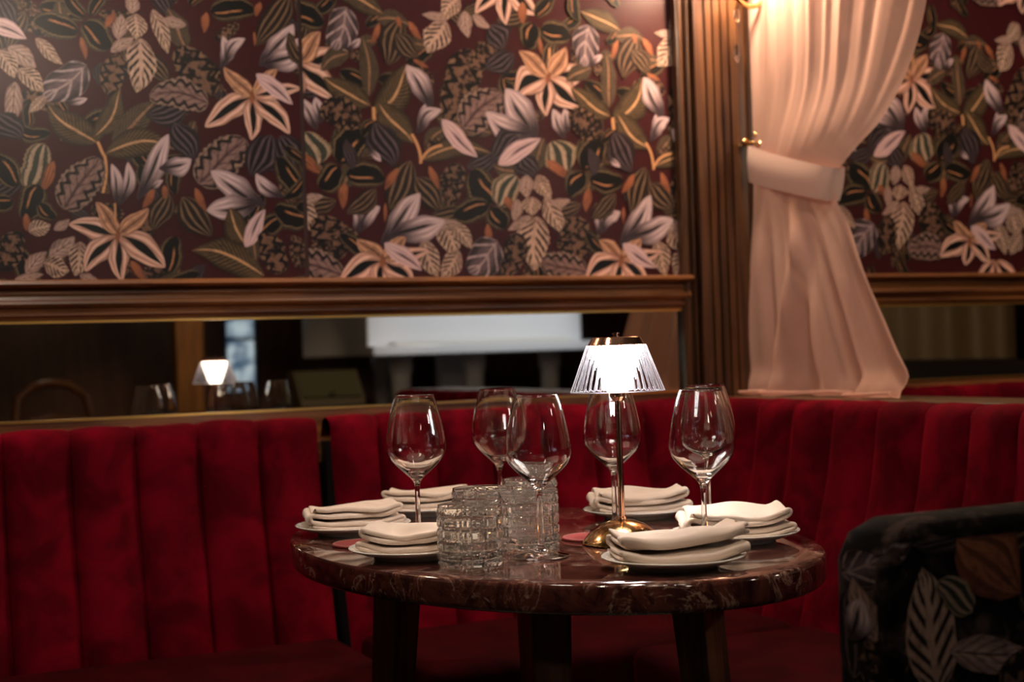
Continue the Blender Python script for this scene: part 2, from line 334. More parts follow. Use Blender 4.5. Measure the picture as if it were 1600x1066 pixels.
def leaf_strip(k, a, b, wd, bend, nu=20, nv=4):
    """2-D leaf: points, uv, faces. bend > 0 bows towards the photo's clockwise side"""
    d = b - a; L = d.length; d = d / L; n = Vector((d.y, -d.x)); pts = []; sd = a.x*7.3+a.y*3.1+wd*9
    wd *= {'P': 1.12, 'Q': 1.1, 'W': 1.08, 'N': .72, 'd': 1.08, 'D': 1.05, 'F': 1.1}.get(k, 1.04); uvs = []; fs = []
    for i in range(nu + 1):
        u = i / nu
        if k == 'S': hw = wd/2
        elif k in 'PQ': hw = wd/2 * (math.sin(PI*u**.8)**.75) * 1.02
        elif k in 'W': hw = wd/2 * (math.sin(PI*min(1, u*.97+.03)**1.15)**.8)
        elif k in 'DdVRr': hw = wd/2 * max(0, 1-(2*u-1)**2)**.5 * (1 - .18*u)*1.05
        else: hw = wd/2 * (math.sin(PI*u**.85)**.85)
        c = a + d*(L*u) + n*(bend*math.sin(PI*u) + wd*.10*math.sin(PI*u*1.6+sd*5)*u)
        for j in range(nv + 1):
            v = -1 + 2*j/nv
            wob = 1 + .16*mnoise.noise(Vector((u*5+sd*3, (1 if v > 0 else -1)*3+sd, 0))) + (.05*math.sin(u*60) if k in 'DdRrF' else 0)
            pts.append(c + n*(hw*v*(wob if k != 'S' else 1))); uvs.append((u, (v+1)/2))
    for i in range(nu):
        for j in range(nv):
            q = i*(nv+1)+j; fs.append((q, q+nv+1, q+nv+2, q+1))
    return pts, uvs, fs
def print_panel(name, x0, x1, z0, z1, motifs, parent, y=-.004, clipmap=None, label=None):
    vs = [(x0, y, z0), (x1, y, z0), (x1, y, z1), (x0, y, z1)]; fs = [(0, 1, 2, 3)]; uvs = [(0, 0)]*4; mi = [0]; order = 0
    for (k, a, b, wd, bend) in motifs:
        if max(a.x, b.x) + wd < x0 or min(a.x, b.x) - wd > x1 or min(a.y, b.y) - wd > z1 or max(a.y, b.y) + wd < z0: continue
        order += 1; p, uv, f = leaf_strip(k, a, b, wd, bend); n = len(vs)
        vs += [(q.x, y - .000008*order, q.y) for q in p]; uvs += uv; fs += [tuple(i+n for i in q) for q in f]; mi += [LI[k]]*len(f)
    me = bpy.data.meshes.new(name); me.from_pydata(vs, [], fs)
    for m in LMATS: me.materials.append(m)
    me.polygons.foreach_set('material_index', mi)
    ul = me.uv_layers.new(name='UVMap'); ul.data.foreach_set('uv', [c for l in me.loops for c in uvs[l.vertex_index]])
    bm = bmesh.new(); bm.from_mesh(me)
    for co, no in (((x0, 0, 0), (-1, 0, 0)), ((x1, 0, 0), (1, 0, 0)), ((0, 0, z0), (0, 0, -1)), ((0, 0, z1), (0, 0, 1))):
        bmesh.ops.bisect_plane(bm, geom=bm.verts[:]+bm.edges[:]+bm.faces[:], plane_co=co, plane_no=no, clear_outer=True)
    bm.to_mesh(me); bm.free()
    o = bpy.data.objects.new(name, me); COL.objects.link(o); o.parent = parent
    if label: o['label'] = label
    return o
def tile(mot, perx, perz, off, x0, x1, z0, z1):
    out = []
    for kz in (-1, 0, 1, 2):
        for kx in range(-8, 9):
            sh = Vector((off[0] + kx*perx + kz*perx*.38, off[1] + kz*perz))
            for (k, a, b, wd, bd) in mot:
                p = (a+b)/2 + sh
                if x0-.1 < p.x < x1+.1 and z0-.1 < p.y < z1+.1: out.append((k, a+sh, b+sh, wd, bd))
    return out
LMOT, MMOT = parse(LEFT), parse(MID)
def under(mot, perx, seed):
    rr = random.Random(seed); xs_ = [m_[1].x for m_ in mot]; x0 = min(xs_); out = []
    for k in range(64):
        a = Vector((x0+rr.random()*perx, 1.18+rr.random()*.72)); an = rr.random()*2*PI; L = .05+.05*rr.random()
        out.append((rr.choice('GdBoRRd'), a, a+Vector((math.cos(an)*L, math.sin(an)*L)), L*.5, rr.uniform(-.008, .008)))
    return out
LMOT = under(LMOT, .664, 3) + LMOT; MMOT = under(MMOT, .634, 5) + MMOT

# ================================================================== THE ROOM
XL, XR, YF = -3.6, 6.2, -8.6
o = MB().box(XL-.2, XR+.2, YF-.2, .2, -.1, 0).build('floor', wood('floor_boards', (.02, .01, .006, 1), (.06, .03, .016, 1), 1, .4)); tag(o, kind='structure')
o = MB().box(XL-.2, XR+.2, YF-.2, .2, CEIL, CEIL+.1).build('ceiling', plain('dark_ceiling', (.06, .045, .035, 1), .8)); tag(o, kind='structure')
wall = MB().box(XL-.2, XR+.2, 0, .2, 0, CEIL).build('wall_back', plain('dark_plaster', (.05, .02, .018, 1), .7)); tag(wall, kind='structure')
o = MB().box(XL-.2, XL, YF, 0, 0, CEIL).build('wall_left', DARKWOOD); tag(o, kind='structure')
o = MB().box(XR, XR+.2, YF, 0, 0, CEIL).build('wall_right', DARKWOOD); tag(o, kind='structure')
wf = MB().box(XL-.2, XR+.2, YF-.2, YF, 0, CEIL).build('wall_front', wood('brown_panelling', (.06, .018, .008, 1), (.16, .055, .022, 1), 2, .5)); tag(wf, kind='structure')
# printed wallpaper panels on the back wall, with a dark joint between neighbours
SEAM = -1.095; ZP = 1.205
offR = ony(1422.5, 124, 0) - ony(855, 121, 0)
def dims(x0, x1): return (x0, x1, ZP, CEIL-.12)
PX, PZ = .634, .735
print_panel('wallpaper_panel', *dims(SEAM-.664, SEAM-.005), tile(LMOT, .664, .70, (0, 0), *dims(SEAM-.664, SEAM)), wall, label='wallpaper panel of dark burgundy with leaves and striped flowers')
for k in range(1, 4):
    x1 = SEAM - .664*k - .005; x0 = max(XL+.01, x1-.656); print_panel('wallpaper_panel', *dims(x0, x1), tile(LMOT, .664, .70, (0, 0), *dims(x0, x1)), wall)
print_panel('wallpaper_panel', *dims(SEAM+.005, -.09), tile(MMOT, PX, PZ, (0, 0), *dims(SEAM, -.09)), wall)
print_panel('wallpaper_panel', *dims(.10, 1.30), tile(MMOT, PX, PZ, (offR.x, offR.z), *dims(.10, 1.30)), wall)
print_panel('wallpaper_panel', *dims(1.31, 2.6), tile(MMOT, PX, PZ, (offR.x, offR.z), *dims(1.31, 2.6)), wall)
# chair rail of stacked oak mouldings: profile (depth, z)
RAIL = [(0, 1.134), (.022, 1.134), (.024, 1.140), (.030, 1.144), (.030, 1.149), (.022, 1.152), (.024, 1.158), (.034, 1.162), (.038, 1.168), (.036, 1.174), (.028, 1.177),
        (.026, 1.184), (.030, 1.190), (.030, 1.194), (.024, 1.197), (.030, 1.201), (.046, 1.204), (.052, 1.209), (.050, 1.216), (.044, 1.2185), (0, 1.2185)]
for i, (a, b) in enumerate(((XL, -.095), (.105, 2.6))):
    o = MB().extrude(RAIL, lambda p: (a, -p[0], p[1]), lambda p: (b, -p[0], p[1])).build('trim_%d' % (i+1), OAKX); tag(o, kind='structure')
# wood strip below the mirrors
for i, (a, b) in enumerate(((XL, -.11), (.11, 2.6))):
    o = MB().box(a, b, -.016, 0, .80, .9195).build('trim_%d' % (i+3), OAKX); tag(o, kind='structure')
# mirrors with gold edge strips
for a, b, lab in ((XL, -.112, 'long low dark bronze mirror strip above the red booth seat'), (.112, 2.6, 'dark bronze mirror strip behind the pink curtain in the next booth')):
    t = empty('wall_mirror', ((a+b)/2, 0, .92)); tag(t, lab, 'mirror')
    h = (b-a)/2
    MB().box(-h, h, -.010, 0, .0035, .2105).build('mirror_glass', MIRROR, t)
    for z in (.0, .208): tag(MB().box(-h, h, -.019, 0, z, z+.0055).build('edge_strip', GOLD, t), 'gold metal edge strip')
# fluted oak pilaster at the booth corner
pil = empty('pilaster', (0, 0, 0)); tag(pil, kind='structure'); pil['label'] = 'fluted oak pilaster between the wallpaper panel and the pink curtain'
def reed(x0, x1, d0, d1, n=5):   # half-round reed in plan
    return [(x0+(x1-x0)*i/n, d0+(d1-d0)*math.sin(PI*i/n)) for i in range(n+1)]
P = [(-.112, 0), (-.112, .030)] + reed(-.110, -.098, .030, .037) + [(-.096, .026), (-.089, .026)] + reed(-.088, -.078, .034, .042) + [(-.076, .030), (-.074, .052)]
MB().extrude(P + [(-.074, 0)], lambda p: (p[0], -p[1], .86), lambda p: (p[0], -p[1], CEIL)).build('moulding', OAKZ, pil)
P = [(-.074, 0), (-.074, .055), (-.046, .055)]
for k in range(4):
    x = -.046 + .024*k; P += [(x+.001, .055), (x+.003, .046), (x+.0055, .046), (x+.0075, .055), (x+.022, .055)]
P += [(.072, .055), (.072, 0)]
MB().extrude(P, lambda p: (p[0], -p[1], .86), lambda p: (p[0], -p[1], CEIL)).build('fluted_board', OAKZ, pil)
P = [(.072, 0), (.072, .052), (.074, .030)] + reed(.078, .088, .034, .042) + [(.089, .026), (.096, .026)] + reed(.098, .110, .030, .037) + [(.112, .030), (.112, 0)]
MB().extrude(P, lambda p: (p[0], -p[1], .86), lambda p: (p[0], -p[1], CEIL)).build('moulding', OAKZ, pil)
# booth partition with its wooden ledge
part = MB().box(-.018, .17, -2.3, -.002, 0, .878).build('partition', DARKWOOD); tag(part, kind='structure'); part['label'] = 'low booth partition behind the right red seat back'
MB().box(-.012, .195, -2.32, -.02, .880, .9045).build('ledge', OAKY, part, bevel=.003)
# housings for the added, unseen ceiling spots
for i, (x, y, t, wt, cone, c, rad) in enumerate(SPOTS):
    f = empty('ceiling_downlight', (x, y, CEIL)); tag(f, 'added unseen brass ceiling spot ' + ('above the marble table', 'above the left red seat', 'above the corner by the curtain', 'above the aisle near the viewer', 'above the next booth')[i], 'light', 'added ceiling spots')
    MB().lathe([(.075, -.001), (.075, -.05), (.066, -.055), (.062, -.05), (.06, -.012), (0, -.012)], 24).build('housing', BRASS, f, smooth=True, angle=.6)

# ================================================================== BANQUETTES
BACKPROF = [(0, .02, .860), (.05, .035, .900), (.12, .072, .9065), (.2, .102, .896), (.3, .118, .862), (.5, .140, .74), (.75, .185, .58), (1, .232, .40)]
def bprof(t): return smooth_interp([(a, b) for a, b, c in BACKPROF], t), smooth_interp([(a, c) for a, b, c in BACKPROF], t)
def channel(parent, s0, s1, along, miter=False, name='back_channel', seed=0):
    """one upright padded channel between s0 and s1 (along the wall: x; along the partition: y)"""
    m = MB(); nu, nv = 12, 22; rr = random.Random(seed)
    ph = rr.random()*9
    def fn(u, v):
        d, z = bprof(v)
        bul = (1 - abs(2*u-1)**3.0)**.6 if 0 < u < 1 else 0
        puff = .027*(sstep(.08, .40, v)*.86+.14)
        k = .0035*mnoise.noise(Vector((u*2+ph, v*4, ph*2))) * bul
        dd, dz = bprof(min(1, v+.01)); d2, z2 = bprof(max(0, v-.01)); tx, tz = dd-d2, dz-z2; L = math.hypot(tx, tz) or 1
        nx, nz = -tz/L, tx/L
        off = (bul-1)*puff + k
        D = d + nx*off; zz = z + nz*off
        s = s0 + (s1-s0)*u + .004*math.sin(v*5+ph)*bul
        if miter: s = min(s, -D)
        return (s, -D, zz) if along == 'x' else (-D - .004, s, zz)
    m.grid(fn, nu, nv)
    return m.build(name, VELVET, parent, smooth=True)
def seatcush(parent, x0, x1, y0, y1, name='seat_cushion', z0=.30, z1=.447):
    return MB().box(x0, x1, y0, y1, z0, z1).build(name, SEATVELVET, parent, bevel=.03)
DK = plain('dark_plinth', (.010, .004, .004, 1), .6)
bq = empty('banquette', (0, 0, 0)); tag(bq, 'red velvet channelled banquette at the left, ending at the dark gap', 'sofa')
xs = SEAM - .016; k = 0
while xs - .1315*k > -3.1:
    channel(bq, xs-.1315*(k+1)+.001, xs-.1315*k, 'x', seed=k); k += 1
xe = xs-.1315*k
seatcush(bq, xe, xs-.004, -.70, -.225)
MB().box(xe, xs-.004, -.64, -.02, 0, .298).build('plinth', DK, bq)
MB().box(xe, xs-.002, -.06, -.0165, .30, .85).build('back_board', DK, bq)
bc = empty('banquette', (0, 0, 0)); tag(bc, 'red velvet channelled corner banquette behind the marble table, right of the gap', 'sofa')
x = SEAM + .014; seams = [x, -.968, -.829, -.692, -.558, -.424, -.282, -.05]
for k in range(len(seams)-1): channel(bc, seams[k], seams[k+1]-.001, 'x', miter=(k == len(seams)-2), seed=40+k)
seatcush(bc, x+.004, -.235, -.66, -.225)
MB().box(x+.004, -.235, -.60, -.02, 0, .298).build('plinth', DK, bc)
MB().box(x+.002, -.06, -.06, -.0165, .30, .85).build('back_board', DK, bc)
br = empty('banquette', (0, 0, 0)); tag(br, 'red velvet channelled banquette along the right partition below the curtain', 'sofa')
ys = [-.06, -.325, -.465, -.609, -.756, -.903, -1.03, -1.158, -1.29, -1.42, -1.55, -1.68, -1.81, -1.94, -2.07, -2.20]
for k in range(len(ys)-1): channel(br, ys[k+1]+.001, ys[k], 'y', miter=(k == 0), seed=70+k)
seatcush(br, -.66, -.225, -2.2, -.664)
MB().box(-.60, -.035, -2.2, -.664, 0, .298).build('plinth', DK, br)
MB().box(-.07, -.02, -2.2, -.14, .30, .85).build('back_board', DK, br)
bn = empty('banquette', (0, 0, 0)); tag(bn, 'red velvet banquette in the next booth, seen past the curtain', 'sofa')
for k in range(14):
    channel(bn, .20+.135*k, .20+.135*(k+1)-.001, 'x', seed=120+k)
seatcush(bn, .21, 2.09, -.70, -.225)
MB().box(.21, 2.09, -.64, -.02, 0, .298).build('plinth', DK, bn)

# ================================================================== CURTAIN
CT = Mat('sheer_pink'); nt = CT.t; nt.nodes.remove(CT.b); outn = nt.nodes['Material Output']
dif = CT.node('ShaderNodeBsdfDiffuse'); tr = CT.node('ShaderNodeBsdfTranslucent'); tp = CT.node('ShaderNodeBsdfTransparent')
wv = CT.noise(CT.coord((900, 900, 260)), 1, 2)
cc = CT.mix(wv, (.80, .47, .375, 1), (.86, .54, .445, 1))
for q in (dif, tr): nt.links.new(cc, q.inputs[0])
m1 = CT.node('ShaderNodeMixShader'); m1.inputs[0].default_value = .42; nt.links.new(dif.outputs[0], m1.inputs[1]); nt.links.new(tr.outputs[0], m1.inputs[2])
m2 = CT.node('ShaderNodeMixShader'); m2.inputs[0].default_value = .10; nt.links.new(m1.outputs[0], m2.inputs[1]); nt.links.new(tp.outputs[0], m2.inputs[2])
nt.links.new(m2.outputs[0], outn.inputs[0]); SHEER = CT.m
XC = .075
cur = empty('curtain', (0, 0, 0)); tag(cur, 'sheer pink curtain tied back beside the oak pilaster', 'curtain')
redge = [(onx(px, py, XC).z, onx(px, py, XC).y) for px, py in [(1440, 596), (1420, 562), (1395, 502), (1362, 425), (1332, 355), (1308, 312), (1310, 268), (1336, 232), (1374, 190), (1408, 130), (1432, 62), (1447, -10)]]
redge += [(2.1, redge[-1][1]-.09), (2.6, redge[-1][1]-.16)]
ledge_ = [(.906, .0), (1.0, -.02), (1.2, -.045), (1.40, -.078), (1.55, -.085), (1.9, -.085), (2.6, -.085)]
ZB, ZT = .908, 2.6
def curtain_pt(u, v):
    z = ZB + (ZT-ZB)*v
    yl = smooth_interp(ledge_, z); yr = smooth_interp(redge, z)
    y = yl + (yr-yl)*u
    wd = abs(yr-yl)
    amp = (.011 + .012*sstep(1.55, 2.1, z) + .012*sstep(1.35, 1.0, z)) * sstep(.0, .06, u)
    low = sstep(1.42, 1.2, z); up = sstep(1.46, 1.75, z)
    g = u + .05*math.sin(u*7+z*2.0)*up
    x1 = math.sin(g*2*PI*9.4+.4)*.8 + .7*math.sin(g*2*PI*4.3+1.1) + .3*math.sin(g*2*PI*17+z)
    x2 = math.sin(u*2*PI*4.2+.6+z*2.2)*.9 + .55*math.sin(u*2*PI*8.1+z*4) + .5*math.sin(u*2*PI*2.1+2-z*3)
    x = XC + amp*(x1*up*.30 + x2*low*.75)
    # belly of cloth above the tie hangs outwards, folds gather in the band
    x += -.018*math.exp(-((z-1.52)/.09)**2)*math.sin(PI*min(1, u*1.05))**1.5
    x += -.02*sstep(.98, .92, z)*(.4+.6*math.sin(u*9)) - .03*sstep(.96, .908, z)*sstep(.3, 1, u)
    # one deep fold below the tie
    c = .50 - .22*sstep(1.40, .92, z)
    x -= .03*low*math.exp(-((u-c)/.055)**2)
    x += .02*low*math.exp(-((u-c-.11)/.06)**2)
    return (x, y, z)
m = MB().grid(curtain_pt, 150, 110); drp = m.build('drape', SHEER, cur, smooth=True)
# hem that spills onto the ledge
def hem_pt(u, v):
    p = curtain_pt(u, 0); yr = p[1]; f = .5+.5*math.sin(u*17+1)
    a = v*PI*.95
    rx = .016+.010*f
    return (p[0]-.018 - rx*math.sin(a)*.9 + .018*(1-v), yr-.006*math.sin(u*23)*v, .9065 + .014*(1-math.cos(a))*.5*(1-.3*f) - .004*v*0 + .002)
MB().grid(hem_pt, 90, 10).build('hem', SHEER, drp, smooth=True)
# tie-back band: a flattened loop from the hook around the gathered cloth
hk = onx(1168, 226, .03)
t0, t1 = onx(1170, 228, .05), onx(1311, 262, XC); b0, b1 = onx(1172, 284, .05), onx(1303, 314, XC)
def band(u, v):
    a = 2*PI*u
    s = .5 - .5*math.cos(a)            # 0 at the hook, 1 at the free edge
    yt = t0.y + (t1.y-t0.y)*s ; yb = b0.y + (b1.y-b0.y)*s
    zt = t0.z + (t1.z-t0.z)*s; zb = b0.z + (b1.z-b0.z)*s
    sa = math.sin(a); th = (.040 if sa > 0 else .045)
    x = .05 + (XC-.05)*s - math.copysign(abs(sa)**.55, sa)*th*(.25+.75*s**.5)
    bow = .004*math.sin(PI*v)
    return (x-bow*math.copysign(1, sa), yt+(yb-yt)*v, zt+(zb-zt)*v)
BAND = Mat('pink_band', Base_Color=(.72, .45, .37, 1), Roughness=.8, Sheen_Weight=.3); BAND.bump(BAND.noise(BAND.coord((1,1,1)), 500, 2), .2, .0005)
tag(MB().grid(band, 64, 8, closeu=True).build('tie_back', BAND.m, cur, smooth=True), 'wide flat pink tie-back band')
hook = empty('curtain_hook', (.062, -.055, 1.553)); tag(hook, 'small brass curtain hook with round knobs on the pilaster', 'hook')
MB().tube([(0, 0, 0), (0, -.025, .002), (.006, -.045, 0), (.014, -.052, -.006)], .004, 10).build('stem', BRASS, hook, smooth=True)
for p, r in (((-.012, -.03, .004), .009), ((.016, -.056, -.006), .011), ((.014, -.04, .022), .006)):
    MB().lathe([(r*math.sin(PI*i/10)+1e-7*(i in (0, 10)), -r*math.cos(PI*i/10)) for i in range(11)], 16, p).build('knob', BRASS, hook, smooth=True)
MB().lathe([(0, -.004), (.014, -.004), (.014, .0), (0, 0)], 20).build('backplate', BRASS, hook)

# ================================================================== WALL SCONCE above the hook
sc = empty('wall_sconce', (.02, -.056, 2.02)); tag(sc, 'brass wall sconce with hanging crystal drops on the pilaster', 'lamp')
bp = MB(); bp.extrude([(.045*math.cos(2*PI*i/24), .075*math.sin(2*PI*i/24)) for i in range(24)], lambda p: (p[0], 0, p[1]), lambda p: (p[0], -.014, p[1])); bp.build('backplate', BRASS, sc, bevel=.004)
for sx in (-1, 1):
    arm = [(sx*.01, -.014, -.02)] + [(sx*(.03+.055*math.sin(PI*.5*i/8)), -.03-.055*i/8, -.02-.055*math.sin(PI*i/8)+.02*i/8) for i in range(9)] + [(sx*.088, -.088, .02)]
    MB().tube(arm, .0055, 10).build('arm', BRASS, sc, smooth=True)
    MB().lathe([(0, .018), (.028, .022), (.03, .027), (.012, .028), (.011, .03), (0, .03)], 24, (sx*.088, -.088, 0)).build('drip_pan', BRASS, sc, smooth=True)
    slv = MB().lathe([(0, .03), (.010, .03), (.010, .095), (0, .095)], 16, (sx*.088, -.088, 0)).build('candle_sleeve', plain('ivory_sleeve', (.8, .72, .58, 1), .5), sc)
    bl = MB().lathe([(.0, .094), (.008, .096), (.016, .115), (.015, .128), (.008, .15), (0, .162)], 16, (sx*.088, -.088, 0))
    BULB = Mat('warm_bulb', Base_Color=(1, .85, .6, 1), Emission_Color=(1, .70, .38, 1), Emission_Strength=60.0).m
    bl.build('bulb', BULB, slv, smooth=True)
ring = [(.03+.052*math.cos(a), -.075, -.075+.052*math.sin(a)) for a in [PI*1.0+PI*1.15*i/18 for i in range(19)]]
MB().tube(ring, .0065, 10).build('scroll', BRASS, sc, smooth=True)
def drop(h, r): return [(0, -h), (r*.55, -h*.86), (r, -h*.62), (r*.8, -h*.3), (r*.25, -h*.06), (0, 0)]
SCW = Vector((.02, -.056, 2.02))
for px, py, h, r in ((1151, 4, .058, .0085), (1151, 66, .052, .0085), (1113, -22, .032, .008), (1149, -30, .03, .007), (1171, -45, .05, .008)):
    p = ony(px, py, -.125) - SCW
    d = MB().lathe(drop(h, r), 7, tuple(p)).build('crystal_drop', CRYSTAL, sc)
p0 = ony(1151, -30, -.125) - SCW; p1 = ony(1151, 66, -.125) - SCW
MB().tube([p0, p1], .0009, 6).build('drop_wire', BRASS, sc)
l = bpy.data.lights.new('sconce_light', 'POINT'); l.energy = 42; l.color = (1, .74, .50); l.shadow_soft_size = .04
lo = bpy.data.objects.new('sconce_light', l); COL.objects.link(lo); lo.location = (.0, -.24, 2.08)
# twin sconce further left on the wall, outside the frame
s2 = copy_tree(sc); s2.location = (-1.95, -.012, 2.12); s2['label'] = 'brass wall sconce with crystal drops left of the table, on the wallpaper'
l2 = bpy.data.lights.new('sconce_light', 'POINT'); l2.energy = 26; l2.color = (1, .78, .56); l2.shadow_soft_size = .04
lo = bpy.data.objects.new('sconce_light', l2); COL.objects.link(lo); lo.location = (-1.95, -.18, 2.24)

# ================================================================== TABLE
TZ = .75; TC = Vector((-1.092, -1.174, 0)); AXL, AXS = .507, .345; TROT = math.atan2(-.992, .125)
MA = Mat('red_brown_marble', Roughness=.07, Coat_Weight=.3, Coat_Roughness=.03, Specular_IOR_Level=.6)
v = MA.coord((1, 1, 1)); n1 = MA.noise(v, 7, 6, .62, 1.4); n2 = MA.noise(v, 16, 7, .65, 2.2); n3 = MA.noise(v, 34, 5, .6, 1.5)
brk = n3.step(.40, .55); vein = (n1 - .5).abs().step(.022, .0) * brk; vein2 = (n2 - .52).abs().step(.02, .0) * n1.step(.45, .6) * brk; blot = n3.step(.66, .74)*n1.step(.5, .62)
c = MA.mix(n2.step(.3, .7), (.020, .0055, .005, 1), (.10, .030, .021, 1)); c = MA.mix(vein2 * .7, c, (.28, .15, .10, 1)); c = MA.mix(vein * .55, c, (.40, .26, .20, 1)); c = MA.mix(blot * .6, c, (.42, .33, .28, 1)); MA.set('Base Color', c)
MARBLE = MA.m
tb = empty('dining_table', (TC.x, TC.y, 0), TROT); tag(tb, 'oval dark red marble table on splayed oak legs', 'table')
NT = 160; prof = [(.0, -.038), (.90, -.038), (.988, -.038), (.996, -.035), (1, -.030), (1, -.006), (.9975, -.002), (.993, 0), (.90, 0), (0, 0)]
m = MB(); mm = len(prof)
for i in range(NT):
    a = 2*PI*i/NT
    for r, z in prof: m.v.append((AXL*r*math.cos(a), AXS*r*math.sin(a), TZ+z))
for i in range(NT):
    for j in range(mm-1): m.f.append((i*mm+j, ((i+1) % NT)*mm+j, ((i+1) % NT)*mm+j+1, i*mm+j+1)); m.mi.append(0)
m.build('tabletop', MARBLE, tb, smooth=True, weld=True, angle=.9)
for sx in (-1, 1):
    for sy in (-1, 1):
        q = MB()
        x0, y0 = sx*.215, sy*.128; x1, y1 = sx*.262, sy*.165
        def sq(cx, cy, h, z, an): return [(cx+h*math.cos(an+PI/4+k*PI/2)*1.414, cy+h*math.sin(an+PI/4+k*PI/2)*1.414, z) for k in range(4)]
        an = math.atan2(y0, x0)*.5
        q.add(sq(x0, y0, .029, TZ-.0385, an)+sq(x1, y1, .018, 0, an), [(0,1,2,3),(7,6,5,4),(0,4,5,1),(1,5,6,2),(2,6,7,3),(3,7,4,0)])
        q.build('leg', LEGWOOD, tb, bevel=.004)
MB().box(-.20, .20, -.10, .10, TZ-.058, TZ-.0385).build('apron', LEGWOOD, tb, bevel=.003)

# ------------------------------------------------------------------ plates and napkins
plate_prof = [(0, .0035), (.052, .0035), (.054, .0), (.058, .0), (.060, .0045), (.074, .0075), (.0905, .0135), (.0935, .0152), (.0930, .0166), (.0905, .0164), (.074, .0115), (.062, .0078), (0, .007)]
plate0 = None
PL = [((552, 818), 'cream side plate nearest the table\'s left edge, under a napkin'), ((648, 853), 'cream side plate at the front left beside the cut glass tumblers'), ((668, 790), 'cream side plate at the back left behind the stemmed glass'),
      ((998, 794), 'cream side plate at the back right, behind the lamp base'), ((1148, 829), 'cream side plate nearest the table\'s right edge'), ((1052, 867), 'cream side plate at the front right, in front of the lamp')]
PP = []
for (px, lab) in PL:
    p = onz(px[0], px[1], TZ+.0155); p.z = TZ; PP.append(p)
    if plate0 is None: plate0 = MB().lathe(plate_prof, 64).build('side_plate', CERAMIC, smooth=True); o = plate0
    else: o = plate0.copy(); COL.objects.link(o)
    o.location = p + Vector((0, 0, .0003)); tag(o, lab, 'plate', 'side plates with napkins')
NM = Mat('linen', Roughness=.85, Sheen_Weight=.25); v = NM.coord((1, 1, 1)); a_ = NM.node('ShaderNodeTexWave'); a_.inputs['Scale'].default_value = 420; NM.t.links.new(v, a_.inputs[0])
nn = NM.noise(v, 900, 2); n4 = NM.noise(v, 40, 3)
NM.set('Base Color', NM.mix(n4, (.56, .43, .345, 1), (.67, .535, .44, 1))); NM.bump(X(NM.t, a_.outputs[1]) * .5 + nn, .25, .0006); LINEN = NM.m
def napkin(i, p, ang, La, Lb, layers, pitch, lab, droop=(.0, .0), lift=0., shift=(0, 0), skew=0., humps=()):
    """folded cloth: a sheet laid in zig-zag layers across a (folded edges at -a and +a), extruded along b"""
    th = pitch*.36; path = []; r = pitch/2
    for k in range(layers):
        z = pitch*(k - (.22 if k % 2 else 0)) + th; rev = k % 2      # layers lie in pairs
        aa = [-.5+j/12 for j in range(13)]
        if rev: aa = aa[::-1]
        for j, a in enumerate(aa):
            ins = .004*k
            path.append((a*(La-2*r-ins), z, k))
        if k < layers-1:
            r = pitch*((1.22 if k % 2 else .78))/2
            s = 1 if not rev else -1; xe = s*.5*(La-2*r-.004*k)
            for q in range(1, 6):
                t = PI*q/6; path.append((xe+s*r*1.15*math.sin(t), z+r-r*math.cos(t), k+.5))
    n = len(path); nb = 22
    # offset both sides of the path to a closed loop
    loop = []
    def nrm(j):
        x0, z0, _ = path[max(0, j-1)]; x1, z1, _ = path[min(n-1, j+1)]; L = math.hypot(x1-x0, z1-z0) or 1
        return -(z1-z0)/L, (x1-x0)/L
    for j in range(n): nx, nz = nrm(j); loop.append((path[j][0]+nx*th, path[j][1]+nz*th, path[j][2]))
    ex, ez, ek = path[-1]; tx = 1 if (layers-1) % 2 == 0 else -1; loop.append((ex+tx*th*1.1, ez, ek))
    for j in reversed(range(n)): nx, nz = nrm(j); loop.append((path[j][0]-nx*th, path[j][1]-nz*th, path[j][2]))
    loop.append((path[0][0]-th*1.1, path[0][1], 0))
    m = MB(); N = len(loop); H = pitch*layers
    rr = random.Random(100+i); ph = rr.random()*20
    for q in range(nb+1):
        b = -.5+q/nb
        for (a, z, k) in loop:
            an = a/La
            bb = b*(Lb-.0035*k*(1-abs(an))) + skew*a + .0025*mnoise.noise(Vector((an*3, k*2+ph, 1)))*(k+1)
            f = (k+1)/layers
            dz = f*(.0055*mnoise.noise(Vector((an*2.2+ph, b*2.2, k*.35))) + .0018*mnoise.noise(Vector((an*6, b*6+ph, k*.8))))
            e = abs(2*b); edge = sstep(.72, 1.0, e)
            dz += -edge*f*(droop[0] if b < 0 else droop[1])
            sq = 1 - .22*sstep(.15, .5, abs(an))*0
            for (ha, hb, hs, hh) in humps: dz += f*hh*math.exp(-((an-ha)**2+(b-hb)**2)/hs**2)
            zz = .0082 + lift + max(z*sq + dz, th*.3 + z*.45)
            # the bottom layer rests on the plate's sloping rim
            rad = math.hypot(a+shift[0], bb+shift[1]); zz += .0095*sstep(.058, .095, rad) - .003*sstep(.095, .12, rad)
            m.v.append((a+shift[0], bb+shift[1], zz))
    for q in range(nb):
        for j in range(N): m.f.append((q*N+j, q*N+(j+1) % N, (q+1)*N+(j+1) % N, (q+1)*N+j)); m.mi.append(0)
    # end caps: strips between the two faces of the sheet
    for q, flip in ((0, 1), (nb, 0)):
        for j in range(n-1):
            A, B, C, D = j, j+1, 2*n+1-1-(j+1)+0, 2*n+1-1-j
            m.f.append(tuple(q*N+t for t in ((A, B, C, D) if flip else (D, C, B, A)))); m.mi.append(0)
    o = m.build('napkin', LINEN, smooth=True, sub=1)
    o.location = p; o.rotation_euler = (0, 0, ang); tag(o, lab, 'napkin', 'folded linen napkins'); return o
CAMA = math.atan2(R0.y, R0.x)      # world angle of the photo's rightward direction
